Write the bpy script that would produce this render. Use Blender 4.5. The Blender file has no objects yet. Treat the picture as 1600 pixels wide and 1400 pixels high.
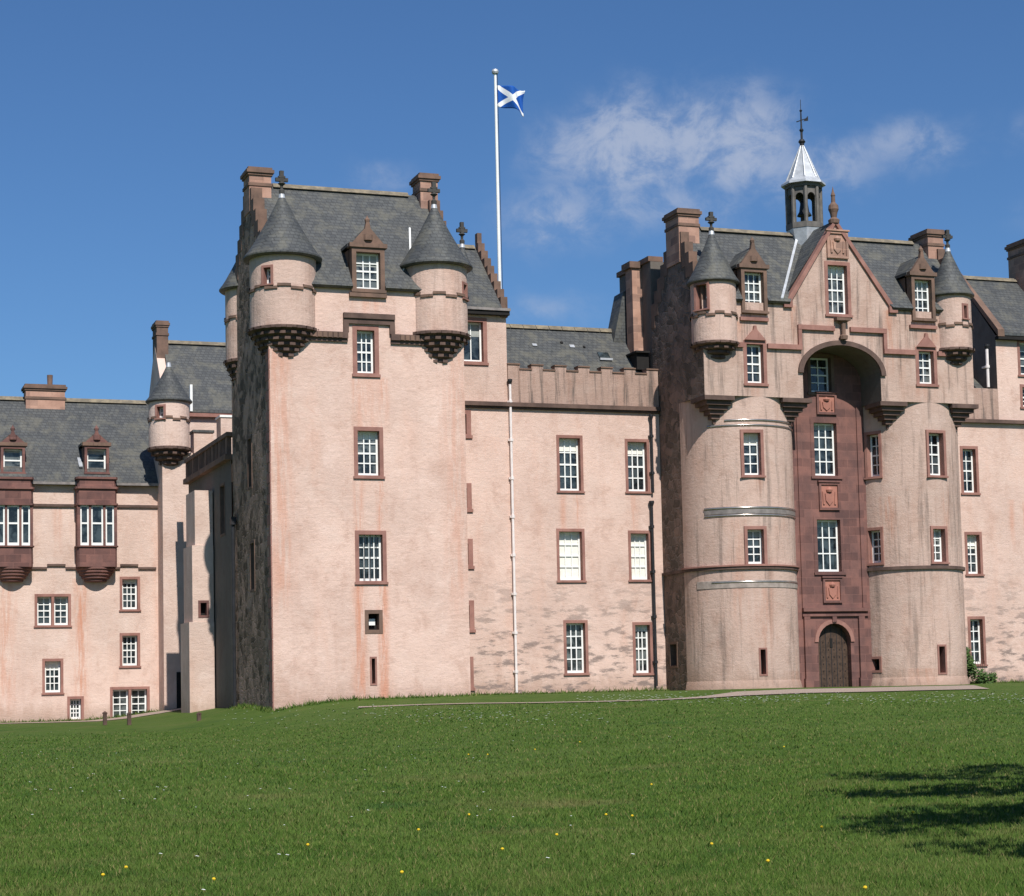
import bpy, math, random
import numpy as np
from mathutils import Vector, Matrix
from mathutils.geometry import tessellate_polygon
random.seed(7); rng = np.random.default_rng(7)
S = bpy.context.scene; COL = S.collection
rad = math.radians

# ------------------------------------------------------------------ camera
F, ROT, PITCH, ROLL, SH = 3000., rad(20), rad(4.4), rad(1.26), 149.
DIST, EYE = 79., 1.6
FWD0 = Vector((math.sin(ROT), math.cos(ROT), 0)); RGT0 = Vector((math.cos(ROT), -math.sin(ROT), 0)); UPZ = Vector((0, 0, 1))
FW = math.cos(PITCH)*FWD0 + math.sin(PITCH)*UPZ
UP = -math.sin(PITCH)*FWD0 + math.cos(PITCH)*UPZ
CR = math.cos(ROLL)*RGT0 - math.sin(ROLL)*UP
CU = math.sin(ROLL)*RGT0 + math.cos(ROLL)*UP
CAM = Vector((-DIST*FWD0.x, -DIST*FWD0.y, EYE))
cd = bpy.data.cameras.new('camera'); cam = bpy.data.objects.new('camera', cd); COL.objects.link(cam)
cd.sensor_width = 36; cd.lens = 36*F/1600; cd.shift_y = SH/1600; cd.clip_end = 6000; cd.clip_start = .5
m = Matrix((CR, CU, -FW)).transposed().to_4x4(); m.translation = CAM
cam.matrix_world = m; S.camera = cam

def ray(x, y): return FW + CR*((x-800)/F) + CU*((700-y+SH)/F)
def at(x, y, v):                                   # survey: photo point -> (u, z) on the upright plane at depth v
    d = ray(x, y); p = CAM + d*((v-CAM.y)/d.y); return p.x, p.z
def atu(x, y, u):                                  # -> (v, z) on the side plane at u
    d = ray(x, y); p = CAM + d*((u-CAM.x)/d.x); return p.y, p.z
def atcyl(x, y, c, R):                             # -> (theta, z) on an upright cylinder
    d = ray(x, y); ox, oy = CAM.x-c[0], CAM.y-c[1]
    a = d.x**2+d.y**2; b = ox*d.x+oy*d.y; q = ox*ox+oy*oy-R*R
    t = (-b-math.sqrt(max(b*b-a*q, 0)))/a
    p = CAM+d*t; return math.atan2(p.x-c[0], -(p.y-c[1])), p.z
def rect(x0, y0, x1, y1, v):
    u0 = at(x0, (y0+y1)/2, v)[0]; u1 = at(x1, (y0+y1)/2, v)[0]
    z1 = at((x0+x1)/2, y0, v)[1]; z0 = at((x0+x1)/2, y1, v)[1]
    return u0, u1, z0, z1

# ------------------------------------------------------------------ sun, sky, exposure
SUN_AZ, SUN_EL = rad(-1.5), rad(47)
sd = Vector((math.sin(SUN_AZ)*math.cos(SUN_EL), -math.cos(SUN_AZ)*math.cos(SUN_EL), math.sin(SUN_EL)))
sl = bpy.data.lights.new('sun', 'SUN'); sl.energy = 4.9; sl.angle = rad(.5); sl.color = (1, .97, .915)
so = bpy.data.objects.new('sun', sl); COL.objects.link(so); so.rotation_euler = sd.to_track_quat('Z', 'Y').to_euler()
so.location = (0, -60, 60)
S.view_settings.view_transform = 'Standard'; S.view_settings.look = 'None'
S.view_settings.exposure = 0.08; S.view_settings.gamma = 1

class N:                                            # small node helper
    def __init__(s, tree): s.t = tree; s.n = tree.nodes; s.l = tree.links
    def new(s, kind, **kw):
        n = s.n.new(kind)
        for k, v in kw.items():
            if k.startswith('i_'):
                n.inputs[k[2:].replace('_', ' ')].default_value = v
            else: setattr(n, k, v)
        return n
    def link(s, a, b): s.l.new(a, b)
    def put(s, sock, v):
        if isinstance(v, bpy.types.NodeSocket): s.link(v, sock)
        else: sock.default_value = v
    def math(s, op, a, b=0., c=None, clamp=False):
        n = s.new('ShaderNodeMath', operation=op, use_clamp=clamp)
        s.put(n.inputs[0], a); s.put(n.inputs[1], b)
        if c is not None: s.put(n.inputs[2], c)
        return n.outputs[0]
    def mix(s, f, a, b, mode='MIX'):
        n = s.new('ShaderNodeMix', data_type='RGBA', blend_type=mode)
        s.put(n.inputs[0], f); s.put(n.inputs[6], a if not isinstance(a, tuple) else (*a, 1)); s.put(n.inputs[7], b if not isinstance(b, tuple) else (*b, 1))
        return n.outputs[2]
    def ramp(s, f, lo, hi):
        n = s.new('ShaderNodeMapRange', interpolation_type='SMOOTHSTEP'); s.put(n.inputs[0], f)
        n.inputs[1].default_value = lo; n.inputs[2].default_value = hi; return n.outputs[0]
    def noise(s, vec, scale, detail=4, rough=.55, dist=0):
        n = s.new('ShaderNodeTexNoise'); s.put(n.inputs['Vector'], vec)
        n.inputs['Scale'].default_value = scale; n.inputs['Detail'].default_value = detail
        n.inputs['Roughness'].default_value = rough; n.inputs['Distortion'].default_value = dist
        return n.outputs['Fac']
    def mapping(s, vec, sc, loc=(0, 0, 0)):
        n = s.new('ShaderNodeMapping'); s.put(n.inputs['Vector'], vec)
        n.inputs['Scale'].default_value = sc; n.inputs['Location'].default_value = loc; return n.outputs[0]

W = bpy.data.worlds.new('World'); S.world = W; W.use_nodes = True
w = N(W.node_tree); w.n.clear()
sky = w.new('ShaderNodeTexSky', sky_type='NISHITA', sun_disc=False, sun_elevation=SUN_EL, sun_rotation=math.pi-SUN_AZ,
            altitude=60, air_density=1.0, dust_density=.6, ozone_density=2.5)
tc = w.new('ShaderNodeTexCoord'); dvec = tc.outputs['Generated']
sp = w.new('ShaderNodeSeparateXYZ'); w.link(dvec, sp.inputs[0])
az = w.math('ARCTAN2', sp.outputs[0], sp.outputs[1])
el = w.math('ARCSINE', sp.outputs[2])
cx = w.new('ShaderNodeCombineXYZ'); w.put(cx.inputs[0], az); w.put(cx.inputs[1], el)
def ae(x, y):
    d = ray(x, y).normalized(); return math.atan2(d.x, d.y), math.asin(d.z)
tot = None
warp = w.noise(w.mapping(cx.outputs[0], (1, 1, 1)), 16, 3)
azw = w.math('ADD', az, w.math('MULTIPLY', w.math('SUBTRACT', warp, .5), .05))
elw = w.math('ADD', el, w.math('MULTIPLY', w.math('SUBTRACT', w.noise(w.mapping(cx.outputs[0], (1, 1, 1), (3, 7, 0)), 20, 3), .5), .035))
for x, y, rx, ry, k in ((985, 235, 140, 80, 1.1), (1125, 215, 140, 75, 1.0), (1270, 260, 130, 55, .75), (1410, 232, 120, 40, .62), (860, 345, 100, 55, .7), (1010, 315, 220, 50, .6),
                        (600, 270, 70, 32, .45), (850, 490, 110, 34, .45), (1600, 210, 36, 26, .4), (530, 300, 60, 20, .3), (1700, 330, 90, 40, .5)):
    a0, e0 = ae(x, y)
    dx = w.math('DIVIDE', w.math('SUBTRACT', azw, a0), rx/F); dy = w.math('DIVIDE', w.math('SUBTRACT', elw, e0), ry/F)
    r2 = w.math('ADD', w.math('MULTIPLY', dx, dx), w.math('MULTIPLY', dy, dy))
    g = w.math('MULTIPLY', w.math('EXPONENT', w.math('MULTIPLY', r2, -1.0)), k)
    tot = g if tot is None else w.math('MAXIMUM', tot, g)
fine = w.noise(w.mapping(cx.outputs[0], (1, 1.25, 1), (2.3, 1.1, 0)), 36, 10, .66, .3)
cl = w.math('MULTIPLY', tot, w.math('ADD', w.math('MULTIPLY', w.ramp(fine, .32, .66), .66), .34))
cl = w.ramp(cl, .03, .9)
tint = w.mix(1.0, sky.outputs[0], (.70, 1.04, 1.42), 'MULTIPLY')
mixed = w.mix(w.math('MULTIPLY', cl, .72), tint, (7.0, 7.8, 9.7))
bg = w.new('ShaderNodeBackground'); w.link(mixed, bg.inputs[0]); bg.inputs[1].default_value = .064
wo = w.new('ShaderNodeOutputWorld'); w.link(bg.outputs[0], wo.inputs[0])

# ------------------------------------------------------------------ materials
def newmat(name):
    mt = bpy.data.materials.new(name); mt.use_nodes = True
    n = N(mt.node_tree); b = n.n['Principled BSDF']; b.inputs['Roughness'].default_value = .9
    b.inputs['Specular IOR Level'].default_value = .25
    t = n.new('ShaderNodeTexCoord')
    return mt, n, b, t.outputs['Object']
def bump(n, b, h, st, dist=.02):
    bp = n.new('ShaderNodeBump'); bp.inputs['Strength'].default_value = st; bp.inputs['Distance'].default_value = dist
    n.put(bp.inputs['Height'], h); n.link(bp.outputs[0], b.inputs['Normal'])

def harl(name, base, streak=.5, patch=0., coursing=.5, grey=.0, stains=(), off=(0, 0), bmp=.55):
    mt, n, b, o = newmat(name)
    sx = n.new('ShaderNodeSeparateXYZ'); n.link(o, sx.inputs[0])
    big = n.noise(o, .35, 3)
    c = n.mix(n.ramp(big, .3, .7), tuple(x*.90 for x in base), tuple(min(x*1.06, .9) for x in base))
    warm = n.ramp(n.noise(n.mapping(o, (.9, .9, .22), (5, 2, 1)), 1.1, 4), .52, .78)
    c = n.mix(n.math('MULTIPLY', warm, .38), c, (base[0]*.96, base[1]*.76, base[2]*.66))
    # rain streaks, washed patches and lost limewash
    st = n.ramp(n.noise(n.mapping(o, (1.5, 1.5, .10)), 1.6, 6, .65, .3), .54, .74)
    c = n.mix(n.math('MULTIPLY', st, streak*.6), c, (base[0]*.62, base[1]*.52, base[2]*.48))
    mo = n.noise(n.mapping(o, (1, 1, .8), (11, 3, 7)), 1.15, 9, .72, .4)
    c = n.mix(n.math('MULTIPLY', n.ramp(mo, .49, .66), .55), c, (base[0]*.74, base[1]*.66, base[2]*.62))
    c = n.mix(n.math('MULTIPLY', n.ramp(mo, .47, .32), .50), c, (min(base[0]*1.12, .85), min(base[1]*1.18, .85), min(base[2]*1.22, .85)))
    rp = n.noise(n.mapping(o, (1, 1, 1.3), (21, 5, 2)), .55, 6, .68, .8)
    c = n.mix(n.math('MULTIPLY', n.ramp(rp, .555, .585), .22), c, (base[0]*.80, base[1]*.76, base[2]*.74))
    c = n.mix(n.math('MULTIPLY', n.ramp(rp, .43, .40), .25), c, (min(base[0]*1.05, .85), min(base[1]*1.12, .85), min(base[2]*1.14, .85)))
    sxz = n.math('ADD', n.math('MULTIPLY', n.noise(n.mapping(o, (1, 1, .2)), 2.2, 5, .7), 1.5), -.45)
    foot = n.ramp(n.math('SUBTRACT', sx.outputs[2], sxz), .75, -.15)
    c = n.mix(n.math('MULTIPLY', foot, .5), c, (base[0]*.55, base[1]*.47, base[2]*.40))
    if grey:
        gs = n.ramp(n.noise(n.mapping(o, (1.7, 1.7, .12), (9, 4, 2)), 1.9, 6, .68, .3), .50, .68)
        c = n.mix(n.math('MULTIPLY', gs, grey), c, (.13, .10, .085))
    # rough coursing showing through the limewash
    co = n.noise(n.mapping(o, (1.1, 1.1, 4.2)), 1.9, 8, .72, .35)
    c = n.mix(n.math('MULTIPLY', n.ramp(co, .52, .72), coursing*.36), c, tuple(x*.72 for x in base))
    c = n.mix(n.math('MULTIPLY', n.ramp(co, .50, .30), coursing*.30), c, tuple(min(x*1.15, .9) for x in base))
    fl = n.noise(o, 9, 4, .6)
    c = n.mix(n.math('MULTIPLY', n.ramp(fl, .58, .75), .25), c, tuple(x*.78 for x in base))
    if patch:
        pn = n.noise(n.mapping(o, (.75, .75, 2.6), (3, 8, 5)), 1.25, 6, .7)
        low = n.ramp(sx.outputs[2], 6.5, 1.0)
        pm = n.math('MULTIPLY', n.ramp(pn, .50, .60), low)
        c = n.mix(n.math('MULTIPLY', pm, patch), c, (.22, .165, .145))
    if stains:
        sn = n.ramp(n.noise(n.mapping(o, (4, 4, .35), (1, 7, 3)), 1.4, 8, .72), .38, .60)
        for us, hw, z1, z0, k in stains:
            dx = n.math('DIVIDE', n.math('SUBTRACT', sx.outputs[0], us-off[0]), hw)
            g = n.math('EXPONENT', n.math('MULTIPLY', n.math('MULTIPLY', dx, dx), -1))
            zm = n.math('MULTIPLY', n.ramp(sx.outputs[2], z1-off[1]+.02, z1-off[1]-.08), n.ramp(sx.outputs[2], z0-off[1], z0-off[1]+2.))
            c = n.mix(n.math('MULTIPLY', n.math('MULTIPLY', g, zm), n.math('MULTIPLY', sn, k)), c, (base[0]*.86, base[1]*.56, base[2]*.44))
    n.link(c, b.inputs['Base Color'])
    h = n.math('ADD', n.math('MULTIPLY', co, .6), n.math('MULTIPLY', n.noise(o, 7, 6, .75), .9))
    bump(n, b, h, bmp, .06)
    return mt
M = {}
PINK = (.675, .472, .390)
t_st = [(-7.9, .16, 9.65, 0, .8), (-7.02, .16, 9.65, 0, .8), (-7.45, .5, 13.5, 9, .35), (-7.9, .2, 13.55, 11, .6), (-6.85, .2, 13.55, 11, .6), (-7.95, .22, 5.7, 0, .7), (-7.0, .2, 5.7, 0, .7), (-10.9, .5, 14.6, 4, .55), (-4.0, .5, 14.6, 4, .4), (-7.6, .45, 16.7, 15.2, .7), (-7.1, .25, 16.7, 15.2, .6)]
M['harl_tower'] = harl('pink_harl', PINK, .3, 0, .8, 0, t_st, (-7.4, 1.2))
M['harl_mid'] = harl('pink_harl_patched', (.66, .468, .390), .35, .85, .6, 0, [(2.3, .15, 9.9, 7, .5), (2.95, .15, 9.9, 7, .5), (5.5, .2, 9.9, 7, .4), (-1.0, .3, 17.2, 13.5, .5), (-.25, .15, 17.2, 13.5, .6)], (2, 1.45))
M['harl_parapet'] = harl('pink_harl_streaked', (.415, .28, .225), 1.6, 0, .1, 1.0)
M['harl_gate'] = harl('buff_harl', (.545, .383, .313), .85, 0, .5, .55, [(9.1, .3, 10.5, 8.6, .6), (9.25, .35, 5.9, 2, .4), (8.2, .4, 8.4, 3, .3), (10.9, .5, 2.2, 1, .8), (16.6, .7, 2.2, 1, .8), (15.6, .25, 9.5, 6.5, .6), (18.0, .2, 10, 6.6, .5)], (13.1, 1.4))
M['harl_upper'] = harl('stained_buff_harl', (.515, .36, .292), 1.3, 0, .4, .75, [(8.4, .3, 16.5, 15, .7), (9.1, .3, 14.0, 12.5, .6), (16.9, .5, 14.1, 12.8, .8), (17.6, .4, 16.4, 15, .7), (13.1, .6, 17.2, 15.5, .5), (11.0, .2, 17.3, 15, .6), (15.5, .25, 17.3, 14, .7)], (13.1, 1.4))
M['harl_wing'] = harl('pale_harl', (.66, .485, .405), .4, 0, .4, 0, [(-19.0, .5, 8, .6, .6), (-15.6, .3, 7.2, .6, .95), (-14.75, .15, 10.5, 8, .5), (-16.6, .2, 10.5, 7.8, .5), (-18.1, .15, 10.5, 7.8, .5), (-12.1, .2, 11, .6, .3)], (-17, .66))
M['harl_turret'] = harl('turret_harl', (.60, .42, .345), .9, 0, .2, .22)

def rubble(name, dk, lt, pk, amt):
    mt, n, b, o = newmat(name)
    v = n.new('ShaderNodeTexVoronoi'); wv = n.new('ShaderNodeVectorMath', operation='ADD'); n.link(n.mapping(o, (1, 1.7, 2.6)), wv.inputs[0])
    nz = n.new('ShaderNodeTexNoise'); n.link(o, nz.inputs['Vector']); nz.inputs['Scale'].default_value = 2.5; n.link(nz.outputs['Color'], wv.inputs[1])
    n.link(wv.outputs[0], v.inputs['Vector']); v.inputs['Scale'].default_value = 1.15
    e = n.new('ShaderNodeTexVoronoi', feature='DISTANCE_TO_EDGE'); n.link(wv.outputs[0], e.inputs['Vector']); e.inputs['Scale'].default_value = 1.15
    sp = n.new('ShaderNodeSeparateColor'); n.link(v.outputs['Color'], sp.inputs[0])
    c = n.mix(n.ramp(sp.outputs[0], .1, .9), dk, lt)
    c = n.mix(n.math('MULTIPLY', n.ramp(sp.outputs[1], .72, .8), .6), c, pk)
    c = n.mix(n.ramp(e.outputs['Distance'], .05, .02), c, tuple(x*1.15 for x in lt))
    pink_patch = n.ramp(n.noise(n.mapping(o, (1, 1, .6)), 1.0, 8, .72, .5), .47, .57)
    c = n.mix(n.math('MULTIPLY', pink_patch, amt), c, pk)
    n.link(c, b.inputs['Base Color'])
    bump(n, b, n.math('ADD', n.math('MULTIPLY', n.ramp(e.outputs['Distance'], 0, .12), .8), n.math('MULTIPLY', n.noise(o, 8, 5), .5)), .7, .05); return mt
M['rubble'] = rubble('weathered_rubble', (.105, .070, .046), (.25, .165, .115), (.52, .32, .235), .85)
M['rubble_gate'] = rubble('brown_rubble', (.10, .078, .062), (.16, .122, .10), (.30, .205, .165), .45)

def stone(name, a, c2, ashlar=True, rows=.32):
    mt, n, b, o = newmat(name)
    sx = n.new('ShaderNodeSeparateXYZ'); n.link(o, sx.inputs[0])
    cc = n.new('ShaderNodeCombineXYZ'); n.put(cc.inputs[0], n.math('ADD', sx.outputs[0], n.math('MULTIPLY', sx.outputs[1], .9))); n.link(sx.outputs[2], cc.inputs[1])
    c = n.mix(n.ramp(n.noise(o, 1.6, 5, .6), .3, .7), a, c2)
    c = n.mix(n.math('MULTIPLY', n.ramp(n.noise(n.mapping(o, (3, 3, .8)), 2.2, 5, .7), .56, .74), .5), c, tuple(x*.45 for x in a))
    h = n.noise(o, 12, 5, .7)
    if ashlar:
        br = n.new('ShaderNodeTexBrick'); n.link(cc.outputs[0], br.inputs['Vector']); br.inputs['Scale'].default_value = 1
        br.inputs['Brick Width'].default_value = rows*2; br.inputs['Row Height'].default_value = rows; br.inputs['Mortar Size'].default_value = .012
        br.inputs['Color1'].default_value = (.62, .62, .64, 1); br.inputs['Color2'].default_value = (1.25, 1.2, 1.15, 1); br.inputs['Mortar'].default_value = (1.2, 1.15, 1.1, 1)
        c = n.mix(.75, c, br.outputs[0], 'MULTIPLY')
        h = n.math('SUBTRACT', h, br.outputs['Fac'])
    n.link(c, b.inputs['Base Color']); bump(n, b, h, .3, .02); return mt
M['red'] = stone('red_sandstone', (.215, .105, .088), (.145, .078, .070), True, .36)
M['trim'] = stone('sandstone_trim', (.345, .175, .14), (.25, .122, .098), False)
M['brown'] = stone('brown_weathered_stone', (.13, .085, .065), (.215, .13, .095), False)
M['corbel'] = stone('dark_carved_stone', (.085, .055, .046), (.15, .095, .076), False)  # colour also darkened for the shade in its undercuts
M['orange'] = stone('orange_carved_stone', (.42, .185, .135), (.33, .145, .11), False)
M['chim'] = stone('chimney_stone', (.44, .27, .205), (.34, .20, .15), True, .34)

def slate():
    mt, n, b, o = newmat('grey_slate')
    sx = n.new('ShaderNodeSeparateXYZ'); n.link(o, sx.inputs[0])
    cc = n.new('ShaderNodeCombineXYZ'); n.put(cc.inputs[0], n.math('ADD', sx.outputs[0], n.math('MULTIPLY', sx.outputs[1], .31))); n.link(sx.outputs[2], cc.inputs[1])
    br = n.new('ShaderNodeTexBrick'); n.link(cc.outputs[0], br.inputs['Vector']); br.inputs['Scale'].default_value = 1
    br.inputs['Brick Width'].default_value = .21; br.inputs['Row Height'].default_value = .145; br.inputs['Mortar Size'].default_value = .013
    br.inputs['Color1'].default_value = (.058, .061, .063, 1); br.inputs['Color2'].default_value = (.090, .092, .090, 1); br.inputs['Mortar'].default_value = (.045, .045, .046, 1)
    c = br.outputs[0]
    c = n.mix(n.math('MULTIPLY', n.ramp(n.noise(o, 1.1, 8, .75, .4), .46, .64), .6), c, (.145, .135, .105))
    c = n.mix(n.math('MULTIPLY', n.ramp(n.noise(o, 2.6, 8, .75), .54, .66), .6), c, (.035, .037, .036))
    c = n.mix(n.math('MULTIPLY', n.ramp(n.noise(o, 7, 5, .8), .60, .68), .5), c, (.20, .19, .165))
    c = n.mix(n.math('MULTIPLY', n.ramp(n.noise(n.mapping(o, (2, 2, .4)), 2.5, 6, .7), .6, .75), .6), c, (.17, .165, .15))
    n.link(c, b.inputs['Base Color']); b.inputs['Roughness'].default_value = .62; b.inputs['Specular IOR Level'].default_value = .35
    bump(n, b, n.math('SUBTRACT', n.noise(cc.outputs[0], 5, 4), n.math('MULTIPLY', br.outputs['Fac'], 1.2)), .5, .03); return mt
M['slate'] = slate()
def ridge_mat():
    mt, n, b, o = newmat('lichened_ridge_stone')
    c = n.mix(n.ramp(n.noise(o, 2.5, 5, .7), .4, .65), (.16, .135, .10), (.27, .22, .15))
    n.link(c, b.inputs['Base Color']); bump(n, b, n.noise(o, 9), .4); return mt
M['ridge'] = ridge_mat()
def simple(name, col, rough=.7, metal=0., var=.25, spec=.3, sc=4):
    mt, n, b, o = newmat(name)
    c = n.mix(n.ramp(n.noise(o, sc, 5, .65), .3, .7), tuple(x*(1-var) for x in col), tuple(min(1, x*(1+var*.5)) for x in col))
    n.link(c, b.inputs['Base Color']); b.inputs['Roughness'].default_value = rough; b.inputs['Metallic'].default_value = metal
    b.inputs['Specular IOR Level'].default_value = spec; bump(n, b, n.noise(o, sc*4, 4), .15, .01); return mt
M['lead'] = simple('sheet_lead', (.25, .215, .195), .45, .1, .3, .5)
M['roll'] = simple('polished_lead_roll', (.46, .40, .36), .24, .75, .15, .5)
M['lead_roof'] = simple('pale_sheet_lead', (.50, .51, .53), .5, .3, .2, .5)
M['white'] = simple('white_paint', (.84, .83, .79), .45, 0, .06)
M['cream'] = simple('cream_blind', (.80, .77, .68), .8, 0, .08)
M['grey_blind'] = simple('shadowed_blind', (.36, .37, .34), .8, 0, .15)
M['pale_band'] = simple('grey_stone_band', (.36, .295, .255), .8, 0, .25)
M['iron'] = simple('black_iron', (.025, .025, .028), .5)
M['finial'] = simple('dark_finial_stone', (.06, .055, .05), .8)
M['door'] = simple('dark_oak', (.075, .045, .030), .7, 0, .4, .3, 6)
M['void_and_shade'] = simple('dark_opening_and_shade', (.018, .016, .015), .9)  # near-black for openings and for sheets that stand in for shade
M['pipe_red'] = simple('red_painted_iron', (.30, .17, .15), .6)
M['pipe_white'] = simple('pale_painted_iron', (.80, .72, .69), .5, 0, .1)
M['kerb'] = simple('pale_kerb_stone', (.50, .40, .32), .9)
M['wood'] = simple('brown_post_wood', (.10, .06, .045), .8)
M['dark_face'] = harl('shaded_harl', (.150, .128, .110), .4, 0, .4, .5, bmp=.2)  # harl with shade put into its base colour, for unlit faces
def glass(name, a, c2):
    mt, n, b, o = newmat(name)
    c = n.mix(n.ramp(n.noise(o, 2.1, 4, .6, .5), .38, .62), a, c2)
    n.link(c, b.inputs['Base Color']); b.inputs['Roughness'].default_value = .06; b.inputs['Specular IOR Level'].default_value = .55
    bump(n, b, n.noise(o, 2.2, 2), .12, .02); return mt
M['glass'] = glass('window_glass', (.008, .010, .012), (.055, .07, .075)); M['glass_pale'] = glass('window_glass_pale', (.012, .015, .016), (.13, .145, .14))
def saltire():
    mt, n, b, o = newmat('saltire_cloth')
    uv = n.new('ShaderNodeUVMap'); s2 = n.new('ShaderNodeSeparateXYZ'); n.link(uv.outputs[0], s2.inputs[0])
    d1 = n.math('ABSOLUTE', n.math('SUBTRACT', s2.outputs[0], s2.outputs[1]))
    d2 = n.math('ABSOLUTE', n.math('SUBTRACT', n.math('ADD', s2.outputs[0], s2.outputs[1]), 1.))
    mk = n.ramp(n.math('MINIMUM', d1, d2), .125, .115)
    n.link(n.mix(mk, (.01, .085, .36), (.82, .82, .82)), b.inputs['Base Color']); b.inputs['Roughness'].default_value = .75; return mt
M['flag'] = saltire()
def gravel():
    mt, n, b, o = newmat('pink_gravel')
    v = n.noise(o, 30, 4, .7)
    n.link(n.mix(n.ramp(v, .3, .7), (.26, .19, .15), (.42, .33, .27)), b.inputs['Base Color']); bump(n, b, v, .5, .02); return mt
M['gravel'] = gravel()
def lawn(name, blades=False):
    mt, n, b, o = newmat(name)
    if blades:
        g = n.new('ShaderNodeNewGeometry'); r = g.outputs['Random Per Island']
    else: r = n.noise(o, 22, 5, .75)
    streak = n.noise(n.mapping(o, (.5, 1.0, 1)), 2.3, 7, .72)
    bigp = n.noise(o, .16, 4, .6)
    c = n.mix(r, (.029, .068, .009), (.098, .152, .025))
    c = n.mix(n.math('MULTIPLY', n.ramp(streak, .5, .72), .7), c, (.125, .135, .040))
    c = n.mix(n.math('MULTIPLY', n.ramp(streak, .48, .30), .75), c, (.020, .055, .009))
    c = n.mix(n.math('MULTIPLY', n.ramp(bigp, .45, .7), .4), c, (.10, .14, .032))
    if blades: c = n.mix(n.math('MULTIPLY', n.ramp(r, .90, .93), .75), c, (.20, .16, .07))
    dry = n.ramp(n.noise(n.mapping(o, (.5, .9, 1), (4, 4, 0)), .55, 7, .7, .5), .56, .72)
    c = n.mix(n.math('MULTIPLY', dry, .55), c, (.145, .130, .050))
    clo = n.ramp(n.noise(n.mapping(o, (.6, 1, 1), (9, 1, 0)), .8, 5, .65), .58, .70)
    c = n.mix(n.math('MULTIPLY', clo, .55), c, (.022, .066, .014))
    n.link(c, b.inputs['Base Color']); b.inputs['Roughness'].default_value = .75
    b.inputs['Specular IOR Level'].default_value = .12
    if not blades: bump(n, b, r, .7, .05)
    return mt
M['lawn'] = lawn('lawn_turf'); M['blades'] = lawn('grass_blades', True)
def leaf():
    mt, n, b, o = newmat('leaf_green')
    g = n.new('ShaderNodeNewGeometry')
    n.link(n.mix(g.outputs['Random Per Island'], (.025, .06, .014), (.075, .13, .03)), b.inputs['Base Color']); b.inputs['Roughness'].default_value = .6; return mt
M['leaf'] = leaf(); M['bark'] = simple('tree_bark', (.10, .075, .055), .95, 0, .4)
M['daisy'] = simple('daisy_petals', (.80, .80, .76), .8, 0, .05); M['yellow'] = simple('dandelion_yellow', (.75, .50, .02), .8, 0, .1)

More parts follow.
